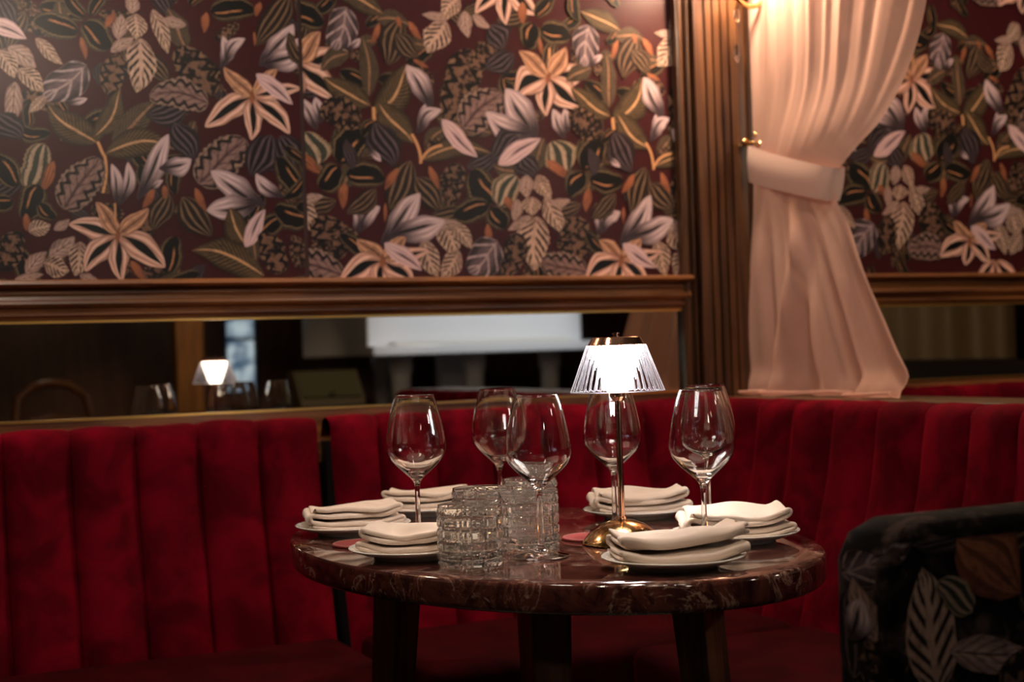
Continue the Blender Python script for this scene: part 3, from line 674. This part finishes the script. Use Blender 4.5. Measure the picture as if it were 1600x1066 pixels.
# local +b runs along world angle ang+90deg, local a along ang
def bdir(deg): return CAMA + math.radians(deg) - PI/2
def adir(deg): return CAMA + math.radians(deg)
napkin(0, PP[0], adir(14), .150, .108, 4, .0100, 'beige linen napkin on the plate at the table\'s left edge', (.002, .012), humps=((.15, -.1, .45, .007), (-.45, 0, .3, -.006)))
napkin(1, PP[1], adir(-10)+PI, .138, .105, 4, .0100, 'beige linen napkin on the front left plate, dipping in the middle', (.004, .003), humps=((.1, .25, .22, -.010), (.4, 0, .3, .006), (-.3, -.1, .3, .004)))
napkin(2, PP[2], adir(-6)+PI, .150, .100, 4, .0096, 'beige linen napkin on the back left plate', (.006, .0), humps=((-.4, 0, .35, .010),))
napkin(3, PP[3], adir(6), .158, .100, 4, .0100, 'beige linen napkin on the back right plate, behind the lamp', (.004, .006), humps=((-.12, .0, .28, .010), (-.5, 0, .2, -.012)))
napkin(4, PP[4], adir(2), .152, .108, 4, .0102, 'pale linen napkin on the plate at the table\'s right edge', (.002, .004), humps=((.05, .2, .4, .008), (-.5, 0, .25, -.010)))
napkin(5, PP[5], bdir(9), .095, .168, 4, .0096, 'beige linen napkin on the front right plate, in front of the lamp', (.001, -.004), humps=((.2, .15, .35, .009), (.1, -.25, .2, -.004)), shift=(0, .006))

# ------------------------------------------------------------------ wine glasses
def spl(tab, n):
    ts = [i for i in range(len(tab))]; out = []
    for i in range(n+1):
        x = (len(tab)-1)*i/n; out.append((smooth_interp([(t, q[0]) for t, q in zip(ts, tab)], x), smooth_interp([(t, q[1]) for t, q in zip(ts, tab)], x)))
    return out
outer = [(.0390, .0012), (.0385, .0026), (.028, .0052), (.012, .0095), (.0052, .0180), (.0040, .040), (.0037, .070), (.0042, .088), (.0075, .0965), (.0150, .1045), (.0300, .1180), (.0405, .1300), (.0450, .1420), (.0446, .1550), (.0420, .1720), (.0385, .1890), (.0335, .2100), (.0288, .2240)]
inner = [(.0281, .2240), (.0327, .2100), (.0377, .1890), (.0411, .1720), (.0436, .1550), (.0439, .1422), (.0394, .1310), (.0290, .1200), (.0150, .1095), (.0060, .1062), (0, .1056)]
gp = [(0, .0009), (.036, .0009)] + spl(outer, 64) + [(.0285, .2246)] + spl(inner, 44)
gp = [(max(0, r)*1.015, z) for r, z in gp]
glass0 = MB().lathe(gp, 72).build('wine_glass', GLASS, smooth=True, weld=True)
WG = [(650, 2.15, 'stemmed wine glass furthest left, between the two left napkins'), (779, 2.40, 'stemmed wine glass at the back centre, half hidden by a nearer glass'), (843, None, 'stemmed wine glass at the front centre beside the tumblers'),
      (957, 2.22, 'stemmed wine glass standing behind the gold lamp pole'), (1097, 1.965, 'stemmed wine glass at the right, the nearer of two in line'), (1104, 2.2, 'stemmed wine glass at the right, behind another glass')]
for i, (px, Y, lab) in enumerate(WG):
    if Y is None: p = onz(846, 871, TZ)
    else:
        d = ray(px, 690); p = CAM + d*Y; p.z = TZ
        py = 533 - FPX*((p + Vector((0, 0, .14)) - CAM).dot(CU)/(p + Vector((0, 0, .14)) - CAM).dot(FW))
        d = ray(px, py); p = CAM + d*Y; p.z = TZ
    o = glass0 if i == 0 else glass0.copy()
    if i: COL.objects.link(o)
    o.location = (p.x, p.y, TZ+.0002); o.rotation_euler = (0, 0, i*.7); tag(o, lab, 'wine glass', 'stemmed wine glasses')

# ------------------------------------------------------------------ cut glass tumblers
def tumbler():
    m = MB(); H, Rr = .082, .0445; na, nz = 144, 44
    rows = [.009, .022, .036, .052, .067]
    def groove(x, c, w): return math.exp(-((x-c)/w)**2)
    def R_(a, z):
        g = 0
        seg = 2*PI/7
        k = (a % seg)/seg
        row = sum(1 for r_ in rows if z > r_)
        for c in (.10, .27, .62): g = max(g, groove(k, c, .020))
        kk = ((a + seg*.5*(row % 2)) % seg)/seg
        g = max(g, .9*groove(kk, .42, .018))
        for r_ in rows: g = max(g, .95*groove(z, r_, .0016))
        g *= sstep(.0765, .073, z)*sstep(.001, .004, z)
        return Rr - .0034*g - .0018*sstep(.074, .080, z) - .003*sstep(.006, 0, z)
    ring = []
    zs = [H*i/nz for i in range(nz+1)]
    prof_in = [(.0405, .0815), (.0402, .07), (.0395, .03), (.038, .018), (.030, .0145), (0, .0140)]
    M_ = len(zs)+len(prof_in)+1
    for i in range(na):
        a = 2*PI*i/na
        m.v.append((0, 0, .0008) if False else (.0001*math.cos(a), .0001*math.sin(a), .0012))
        for z in zs: r = R_(a, z); m.v.append((r*math.cos(a), r*math.sin(a), z))
        for r, z in prof_in: m.v.append((r*math.cos(a), r*math.sin(a), z))
    for i in range(na):
        k = (i+1) % na
        for j in range(M_-1): m.f.append((i*M_+j, k*M_+j, k*M_+j+1, i*M_+j+1)); m.mi.append(0)
    return m.build('tumbler', CUTGLASS, smooth=True, weld=True, angle=.9)
tum0 = tumbler()
for i, (px, py, lab) in enumerate(((733, 788, 'cut glass tumbler at the very front left of the group of four'), (751, 762, 'cut glass tumbler at the back left, behind the front tumbler'), (824, 769, 'cut glass tumbler at the right, behind the front wine glass'), (827, 748, 'cut glass tumbler at the back right, furthest of the four'))):
    p = onz(px, py, TZ+.082); o = tum0 if i == 0 else tum0.copy()
    if i: COL.objects.link(o)
    o.location = (p.x, p.y, TZ+.0002); o.rotation_euler = (0, 0, i*1.1+.2); tag(o, lab, 'tumbler', 'cut glass tumblers')

# ------------------------------------------------------------------ coasters
LEA = Mat('red_leather', Base_Color=(.17, .012, .014, 1), Roughness=.5); LEA.bump(LEA.noise(LEA.coord((1,1,1)), 600, 2), .2, .0004)
STI = plain('pale_thread', (.42, .28, .25, 1), .7)
for i, (px, py, lab) in enumerate(((925, 838, 'round red leather coaster left of the lamp base'), (566, 848, 'round red leather coaster peeking out beside the front left plate'))):
    p = onz(px, py, TZ+.004); c = empty('coaster', (p.x, p.y, TZ+.0002)); tag(c, lab, 'coaster', 'red leather coasters')
    dsc = MB().lathe([(0, 0), (.0445, 0), (.0455, .001), (.0455, .003), (.0445, .004), (0, .004)], 64).build('leather_disc', LEA.m, c, smooth=True, angle=.6)
    s = MB()
    for k in range(56):
        a = 2*PI*k/56; d = .0016
        s.tube([(.0425*math.cos(a-d*22), .0425*math.sin(a-d*22), .0041), (.0425*math.cos(a), .0425*math.sin(a), .0044), (.0425*math.cos(a+d*22), .0425*math.sin(a+d*22), .0041)], .0004, 5)
    tag(s.build('stitching', STI, dsc), kind='stuff')

# ------------------------------------------------------------------ table lamp
lp = onz(973, 849, TZ); lamp = empty('table_lamp', (lp.x, lp.y, TZ+.0002)); tag(lamp, 'gold table lamp with a clear ribbed shade and glowing cone', 'lamp')
MB().lathe([(0, 0), (.057, 0), (.0590, .0015), (.0590, .003), (.055, .0085), (.046, .0185), (.033, .0275), (.018, .033), (.007, .0352), (0, .0352)], 64).build('base', BRASS, lamp, smooth=True, angle=.9)
MB().lathe([(0, .030), (.0068, .030), (.0068, .038), (.0048, .039), (.0048, .21), (0, .21)], 32).build('pole', COPPER, lamp, smooth=True, angle=.6)
MB().lathe([(0, .208), (.007, .208), (.0115, .214), (.0115, .222), (0, .222)], 32).build('collar', COPPER, lamp, smooth=True, angle=.6)
DIFF = Mat('lit_diffuser', Base_Color=(1, 1, 1, 1), Emission_Color=(1, .93, .86, 1), Emission_Strength=105.0).m
MB().lathe([(0, .2225), (.0165, .2225), (.019, .226), (.0395, .287), (.0405, .2885), (0, .2885)], 48).build('diffuser', DIFF, lamp, smooth=True, angle=.9)
ACR = Mat('ribbed_acrylic', Base_Color=(.95, .95, 1, 1), Roughness=.015, IOR=1.14, Transmission_Weight=1.0).m
m = MB(); NS = 180; zz = [.2215, .2218, .245, .27, .2898, .290]
def shr(i, z, off): return .0685+(.0430-.0685)*(z-.2215)/.0685 - off
rows = [(z, 0, 1) for z in zz] + [(z, .0022, 0) for z in reversed(zz)]
for i in range(NS):
    a = 2*PI*i/NS; rib = .00035*(1 if i % 4 in (0, 1) else -1)
    for z, off, ex in rows: r = shr(i, z, off) + (rib if ex else 0); m.v.append((r*math.cos(a), r*math.sin(a), z))
for i in range(NS):
    k = (i+1) % NS
    for j in range(len(rows)): m.f.append((i*len(rows)+j, k*len(rows)+j, k*len(rows)+(j+1) % len(rows), i*len(rows)+(j+1) % len(rows))); m.mi.append(0)
shd = m.build('shade', ACR, lamp)
RB = Mat('frosted_rib', Base_Color=(.9, .9, .95, 1), Roughness=.4, Transmission_Weight=.55).m
q = MB(); NR = 44
for i in range(NR):
    a = 2*PI*i/NR; e = .0105; wd_ = .012
    lo_, hi_ = (.0688, .2218), (.0434, .2895)
    P_ = [(r*math.cos(a+t), r*math.sin(a+t), z) for (r, z) in (lo_, hi_) for t in (-wd_, wd_)]
    P2 = [((r+.0006)*math.cos(a+t), (r+.0006)*math.sin(a+t), z) for (r, z) in (lo_, hi_) for t in (-wd_, wd_)]
    q.add(P_+P2, [(0, 1, 3, 2), (4, 6, 7, 5), (0, 4, 5, 1), (2, 3, 7, 6), (0, 2, 6, 4), (1, 5, 7, 3)])
q.lathe([(.0670, .2212), (.0694, .2212), (.0694, .2228), (.0670, .2228), (.0670, .2212)], 72)
tag(q.build('ribs', RB, shd), kind='stuff')
MB().lathe([(0, .289), (.0415, .289), (.0415, .2905), (.036, .300), (.034, .3012), (0, .3012)], 48).build('top_cap', COPPER, lamp, smooth=True, angle=.5)
MB().lathe([(0, .301), (.005, .301), (.005, .303), (.003, .3035), (.003, .305), (.0055, .3055), (.0055, .308), (0, .308)], 20).build('finial', COPPER, lamp, smooth=True, angle=.5)

# ================================================================== ARMCHAIR in the right foreground
def fabric():
    M = Mat('leaf_fabric', Roughness=.85, Specular_IOR_Level=.05); n = M.noise(M.coord((1,1,1)), 26, 4, .6, .8); M.set('Base Color', M.mix(n.step(.48, .72), (.004, .003, .003, 1), (.055, .036, .032, 1))); return M.m
FAB = fabric()
A0 = cpt(.335, 1.40, 0); A1 = cpt(.803, 1.629, 0); ax = (A1-A0); W_ = ax.length; rot = math.atan2(ax.y, ax.x)
ch = empty('armchair', ((A0.x+A1.x)/2, (A0.y+A1.y)/2, 0), rot); tag(ch, 'dark leaf-patterned armchair with a rounded back in the right foreground', 'armchair')
ZC = .855
def rrect(t, w, zt, zb, r):
    """point on a rounded-top outline, t in 0..1 from bottom left over the top to bottom right"""
    L1 = zt-zb-r; L2 = PI*r/2; L3 = w-2*r; T = 2*L1+2*L2+L3; s = t*T
    if s < L1: return -w/2, zb+s
    s -= L1
    if s < L2: a = s/r; return -w/2+r-r*math.cos(a), zt-r+r*math.sin(a)
    s -= L2
    if s < L3: return -w/2+r+s, zt
    s -= L3
    if s < L2: a = s/r; return w/2-r+r*math.sin(a), zt-r+r*math.cos(a)
    s -= L2; return w/2, zt-r-s
def bow(x): return .03*(1-(2*x/W_)**2)
def arch(x): return .004*math.cos(PI*x/W_)
m = MB(); NO = 60; sec = [(-.055, .972), (-.051, .990), (-.040, 1.0), (.040, 1.0), (.051, .990), (.055, .972)]
rows = []
for i in range(NO+1):
    x, z = rrect(i/NO, W_, ZC, .26, .042); cx, cz = 0, .55
    for (yy, s) in sec: m.v.append((x*s, yy*.75 - bow(x*s), cz+(z-cz)*s + (arch(x*s) if z > .5 else 0)*sstep(.5, ZC-.08, z)))
ns = len(sec)
for i in range(NO):
    for j in range(ns-1): m.f.append((i*ns+j, (i+1)*ns+j, (i+1)*ns+j+1, i*ns+j+1)); m.mi.append(0)
for yy, idx in ((sec[0][0], 0), (sec[-1][0], ns-1)):     # front and rear faces: columns between mirrored outline points
    for i in range(NO//2): m.f.append((i*ns+idx, (i+1)*ns+idx, (NO-i-1)*ns+idx, (NO-i)*ns+idx)); m.mi.append(0)
# curved faces need columns: rebuild both faces as grids instead
m.f = m.f[:NO*(ns-1)]; m.mi = m.mi[:NO*(ns-1)]
bk = m.build('backrest', FAB, ch, smooth=True)
def face(sgn):
    def fn(u, v):
        x = (-.5+u)*W_*.972; zmax = ZC
        r = .042; ex = abs(x)-(W_/2-r)*.972
        zt = zmax if ex < 0 else zmax-r+math.sqrt(max(0, r*r-(ex/.972)**2))
        zt = .55+(zt-.55)*.972+arch(x); zb = .55+(.26-.55)*.972
        return (x, sgn*.0415 - bow(x) , zb+(zt-zb)*v)
    return fn
rp = MB().grid(face(-1), 24, 12).build('rear_panel', FAB, ch, smooth=True)
MB().grid(face(1), 24, 12).build('front_panel', FAB, ch, smooth=True)
# printed leaves on the rear panel and its left edge (x from the left end, z down from the top; metres)
def cf(k, xa, ya, xb, yb, wd, bd=0):     # photo pixels -> metres on the chair back
    g = lambda px, py: ((px-1315)/1130, max(0, (py-832+.16*(px-1320))/1560))
    (x0_, z0_), (x1_, z1_) = g(xa, ya), g(xb, yb); return (k, x0_, z0_, x1_, z1_, wd/1400, bd/1400)
FL = [cf(*q) for q in (('G', 1330, 1060, 1345, 900, 70), ('V', 1320, 900, 1400, 840, 60), ('d', 1345, 1060, 1400, 960, 70), ('B', 1480, 850, 1600, 800, 60), ('G', 1400, 850, 1480, 815, 50), ('F', 1425, 1075, 1405, 885, 76, 5), ('f', 1360, 990, 1335, 900, 40),
      ('N', 1455, 838, 1540, 910, 150), ('R', 1540, 900, 1600, 960, 90), ('f', 1440, 1008, 1540, 1002, 52, 8), ('d', 1500, 1075, 1600, 1010, 90), ('O', 1560, 880, 1610, 830, 50), ('W', 1330, 1000, 1350, 930, 40), ('N', 1560, 960, 1590, 985, 40), ('r', 1470, 950, 1430, 900, 46), ('F', 1640, 1000, 1620, 850, 70), ('P', 1680, 900, 1740, 840, 60))]
vs, fs, uvs, mi = [], [], [], []
for q, (k, xa, za, xb, zb, wd, bd) in enumerate(FL):
    p, uv, f = leaf_strip(k, Vector((xa, -za)), Vector((xb, -zb)), wd, bd, 10, 4); n = len(vs)
    for c in p:
        sarc = min(max(c.x, .0), W_); sd_ = .052          # the first stretch runs over the side, the rest over the rear
        x = -W_/2 + max(0, sarc-sd_); zt = ZC + arch(x) + min(c.y, -.018)
        if sarc < sd_: vs.append((-W_/2 - .0012 - .0001*q + .006*sstep(sd_*.7, sd_, sarc), .034 - .070*sarc/sd_ - bow(-W_/2), zt - .01))
        else: vs.append((x + .006*sstep(.02, 0, sarc-sd_), -.0428 - bow(x) - .0001*q + .005*sstep(.012, 0, sarc-sd_), zt))
    uvs += uv; fs += [tuple(i+n for i in g) for g in f]; mi += [LI[k]]*len(f)
def dimmed(m_):       # the woven version of the motifs is darker than the paper
    c_ = m_.copy(); c_.name = 'woven_' + m_.name[6:]; t_ = c_.node_tree; b_ = t_.nodes['Principled BSDF']; src = b_.inputs['Base Color'].links[0].from_socket
    mx = t_.nodes.new('ShaderNodeMix'); mx.data_type = 'RGBA'; mx.inputs[0].default_value = .55; mx.inputs[7].default_value = (.006, .004, .004, 1)
    t_.links.new(src, mx.inputs[6]); t_.links.new(mx.outputs[2], b_.inputs['Base Color']); b_.inputs['Roughness'].default_value = .85; b_.inputs['Specular IOR Level'].default_value = .05; return c_
me = bpy.data.meshes.new('leaf_print'); me.from_pydata(vs, [], fs)
for mt in LMATS: me.materials.append(dimmed(mt))
me.polygons.foreach_set('material_index', mi); ul = me.uv_layers.new(name='UVMap'); ul.data.foreach_set('uv', [c for l_ in me.loops for c in uvs[l_.vertex_index]])
o = bpy.data.objects.new('leaf_print', me); COL.objects.link(o); o.parent = rp
MB().box(-W_/2+.03, W_/2-.03, -.02, .38, .30, .44).build('seat_cushion', FAB, ch, bevel=.035)
for sx in (-1, 1):
    for y in (-.06, .30):
        MB().tube([(sx*(W_/2-.06), y, .31), (sx*(W_/2-.05), y+(.01 if y > 0 else -.015), 0)], [.02, .012], 12).build('leg', LEGWOOD, ch, smooth=True, angle=.9)

# ================================================================== THE ROOM BEHIND THE CAMERA, seen in the mirror
STZ = .42
st = MB().box(-.6, 4.6, -8.3, -4.75, 0, STZ).build('stage', plain('stage_black', (.02, .012, .010, 1), .6), bevel=.01); tag(st, kind='structure')
PW = Mat('white_lacquer', Base_Color=(.80, .80, .82, 1), Roughness=.15, Coat_Weight=.5).m
pn = empty('grand_piano', (1.67, -5.95, STZ)); tag(pn, 'white grand piano on the stage, reflected in the mirror', 'piano')
out = [(-.76, .45), (.78, .45), (.78, -.05), (.74, -.35), (.60, -.55), (.45, -.78), (.33, -1.05), (.15, -1.3), (-.15, -1.42), (-.45, -1.40), (-.66, -1.25), (-.76, -1.0)]
zb, zt = .63, .92
b = MB().extrude(out, lambda p: (p[0], p[1], zb), lambda p: (p[0], p[1], zt)); b.build('case', PW, pn, bevel=.015)
kb = MB().box(-.78, .80, .45, .62, zb, zb+.06).build('key_bed', PW, pn, bevel=.006)
MB().box(-.62, .62, .46, .60, zb+.061, zb+.08).build('keyboard', plain('ivory', (.75, .72, .65, 1), .3), kb)
lid = MB(); ang = math.radians(38)
lid.extrude(out[:], lambda p: (-.76+(p[0]+.76)*math.cos(ang), p[1], zt+.01+(p[0]+.76)*math.sin(ang)), lambda p: (-.76+(p[0]+.76)*math.cos(ang)-.02*math.sin(ang), p[1], zt+.03+(p[0]+.76)*math.sin(ang))); lid.build('lid', PW, pn)
MB().tube([(.55, -.1, zt), (.42, -.1, zt+.90)], .012, 8).build('lid_prop', PW, pn)
for x, y in ((-.50, .34), (.02, .34), (.60, .30), (-.1, -1.15)):
    MB().lathe([(0, 0), (.03, 0), (.035, .05), (.045, .1), (.06, .3), (.066, .5), (.08, .54), (.08, zb-.001), (0, zb-.001)], 20, (x, y, 0)).build('leg', PW, pn, smooth=True, angle=.9)
MB().box(-.10, .10, -.05, .05, .05, zb-.002).build('pedal_lyre', PW, pn)
bx = MB().box(.25, .78, -5.4, -4.95, STZ+.001, .755).build('equipment_case', BLACK, bevel=.01); tag(bx, 'black equipment case under the stage monitor', 'case')
sp = empty('stage_monitor', (.515, -5.12, .7555)); tag(sp, 'black wedge stage monitor with an olive grille, reflected in the mirror', 'speaker')
W2 = .20
MB().extrude([(.14, 0), (.12, .05), (-.03, .215), (-.14, .215), (-.16, 0)], lambda p: (-W2, p[0], p[1]), lambda p: (W2, p[0], p[1])).build('cabinet', plain('monitor_body', (.10, .075, .03, 1), .5), sp, bevel=.004)
g = MB(); a = Vector((0, .121, .056)); b2 = Vector((0, -.026, .216)); nrm = Vector((0, .74, .67))
g.add([(-W2+.02, a.y+.004, a.z+.006), (W2-.02, a.y+.004, a.z+.006), (W2-.02, b2.y+.004, b2.z-.004), (-W2+.02, b2.y+.004, b2.z-.004), (-W2+.02, a.y-.01, a.z-.004), (W2-.02, a.y-.01, a.z-.004), (W2-.02, b2.y-.01, b2.z-.014), (-W2+.02, b2.y-.01, b2.z-.014)], [(0,1,2,3),(7,6,5,4),(0,4,5,1),(1,5,6,2),(2,6,7,3),(3,7,4,0)])
g.build('grille', plain('olive_grille', (.10, .10, .045, 1), .7), sp)
tag(MB().lathe([(0, 0), (.02, 0), (.02, .004), (0, .004)], 20, (0, .115, .085)).build('badge', plain('silver', (.5, .5, .5, 1), .3, 1), sp), 'round silver badge')
pc = MB().box(-.20, -.03, -6.15, -5.98, STZ+.001, CEIL-.001).build('oak_post', wood('post_oak', (.10, .04, .01, 1), (.26, .12, .035, 1), 2)); tag(pc, kind='structure'); pc['label'] = 'square oak post, reflected in the mirror'
# window with blue evening panes in the front wall
wn = empty('window_1', (.845, YF+.001, .80)); tag(wn, kind='structure')
for x0_, x1_, z0_, z1_ in ((-.15, -.115, 0, 1.1), (.115, .15, 0, 1.1), (-.15, .15, -.04, 0), (-.15, .15, 1.1, 1.14), (-.115, .115, .42, .445), (-.115, .115, .76, .785)):
    MB().box(x0_, x1_, 0, .05, z0_, z1_).build('window_frame', DARKWOOD, wn)
PANE = Mat('evening_pane', Base_Color=(.3, .4, .6, 1), Roughness=.05); q = PANE.noise(PANE.coord((3, 3, 3)), 2.2, 3); PANE.set('Emission Color', PANE.mix(q.step(.35, .6), (.05, .12, .26, 1), (.55, .75, 1.0, 1))); PANE.set('Emission Strength', 2.2)
for z0_, z1_ in ((0, .42), (.445, .76), (.785, 1.1)): MB().box(-.115, .115, .012, .022, z0_, z1_).build('pane', PANE.m, wn)
# wooden dining chair and a second small table behind the camera side
wc = empty('dining_chair', (-1.15, -3.75, 0), PI*.95); tag(wc, 'bentwood dining chair, dim in the mirror at the far left', 'chair')
BW = wood('bent_wood', (.10, .035, .012, 1), (.24, .095, .03, 1), 2)
MB().box(-.21, .21, -.2, .22, .43, .47).build('seat', VELVET, wc, bevel=.02)
for sx in (-1, 1):
    for y in (-.17, .19): MB().tube([(sx*.18, y, .43), (sx*.2, y*1.1, 0)], [.018, .013], 10).build('leg', BW, wc, smooth=True, angle=.9)
MB().tube([(-.19, .2, .44), (-.195, .24, .7), (-.16, .27, .90), (-.08, .285, .955), (0, .29, .965), (.08, .285, .955), (.16, .27, .90), (.195, .24, .7), (.19, .2, .44)], .022, 10).build('back_hoop', BW, wc, smooth=True)
MB().tube([(-.18, .25, .78), (0, .285, .80), (.18, .25, .78)], .02, 8).build('back_rail', BW, wc, smooth=True)
# added globes out of view, for fill light and glints in the glass
GLOBE = Mat('opal_globe', Base_Color=(1, .9, .75, 1), Emission_Color=(1, .86, .70, 1), Emission_Strength=55.0).m
for w_, x, y in (('left red seat', -1.66, -1.45), ('middle of the aisle', -1.1, -4.4), ('right end of the aisle', .9, -3.5), ('next booth entrance', 1.5, -2.6)):
    f = empty('pendant_lamp', (x, y, CEIL)); tag(f, 'added unseen fill globe on a cord over the ' + w_, 'lamp', 'added fill globes')
    MB().tube([(0, 0, -.001), (0, 0, -.62)], .004, 8).build('cord', BLACK, f, smooth=True, angle=.6)
    MB().lathe([(0, -.60), (.03, -.605), (.034, -.64), (.02, -.645), (0, -.645)], 20).build('cap', BRASS, f, smooth=True, angle=.6)
    MB().lathe([(max(1e-6, .075*math.sin(PI*i/14)), -.715-.075*math.cos(PI*i/14)) for i in range(15)], 24).build('globe', GLOBE, f, smooth=True)
cd = empty('chandelier', (-1.25, -2.75, CEIL)); tag(cd, 'added unseen brass ring of candle bulbs over the aisle', 'chandelier')  # added out of view so its small bulbs sparkle in the glasses
MB().tube([(0, 0, -.001), (0, 0, -.48)], .006, 10).build('stem', BRASS, cd, smooth=True, angle=.6)
MB().tube([(.26*math.cos(2*PI*i/48), .26*math.sin(2*PI*i/48), -.60) for i in range(49)], .009, 8, caps=False).build('ring', BRASS, cd, smooth=True)
CBULB = Mat('candle_bulb', Base_Color=(1, .9, .75, 1), Emission_Color=(1, .86, .70, 1), Emission_Strength=150.0).m
for i in range(9):
    a = 2*PI*i/9; cx, cy = .26*math.cos(a), .26*math.sin(a)
    MB().tube([(0, 0, -.475), (cx*.5, cy*.5, -.66), (cx, cy, -.602)], .005, 8).build('arm', BRASS, cd, smooth=True)
    sl = MB().lathe([(0, -.60), (.011, -.60), (.011, -.53), (0, -.53)], 14, (cx, cy, 0)).build('candle_sleeve', plain('ivory_tube', (.8, .72, .58, 1), .5), cd)
    MB().lathe([(0, -.531), (.009, -.528), (.015, -.51), (.012, -.49), (0, -.465)], 12, (cx, cy, 0)).build('bulb', CBULB, sl, smooth=True)
# far partition of the next booth with a beige curtain, seen in that booth's mirror
p2 = MB().box(2.62, 2.80, -3.4, -.002, 0, .935).build('partition', DARKWOOD); tag(p2, kind='structure')
for w_, y0, y1 in (('nearer the wall', -1.5, -.15), ('further from the wall', -3.3, -1.75)):
    bc_ = MB().grid(lambda u, v: (2.70+.035*math.sin(u*2*PI*9)+.012*math.sin(u*31), y0+(y1-y0)*u, .94+1.7*v), 110, 4).build('curtain', plain('beige_cloth', (.42, .33, .20, 1), .8), smooth=True)
    tag(bc_, 'beige pleated curtain in the mirror of the next booth, ' + w_, 'curtain', 'beige curtains of the next booth')
# added unseen spotlights that brighten the piano, the post and the monitor
for w_, (x, y, t, wt, c) in zip(('white piano', 'oak post', 'stage monitor'), ((2.0, -4.0, (1.67, -5.6, 1.0), 480, (.66, .78, 1.0)), (-.3, -4.6, (-.1, -6.0, 1.2), 220, WARM), (1.0, -4.4, (.6, -5.1, .85), 40, WARM))):
    f = empty('stage_spotlight', (x, y, CEIL)); tag(f, 'added unseen black spotlight aimed at the ' + w_, 'light', 'added stage spots')
    MB().tube([(0, 0, -.001), (0, 0, -.06)], .012, 10).build('stem', BLACK, f, smooth=True, angle=.6)
    d = (Vector(t)-Vector((x, y, CEIL-.12))).normalized()
    MB().tube([Vector((0, 0, -.12))-d*.08, Vector((0, 0, -.12))+d*.08], .05, 16).build('can', BLACK, f, smooth=True, angle=.6)
    l = bpy.data.lights.new('stage_beam', 'SPOT'); l.energy = wt; l.color = c; l.spot_size = math.radians(55); l.spot_blend = .6; l.shadow_soft_size = .05
    lo = bpy.data.objects.new('stage_beam', l); COL.objects.link(lo); lo.location = Vector((x, y, CEIL-.12))+d*.1; lo.rotation_euler = d.to_track_quat('-Z', 'Y').to_euler()
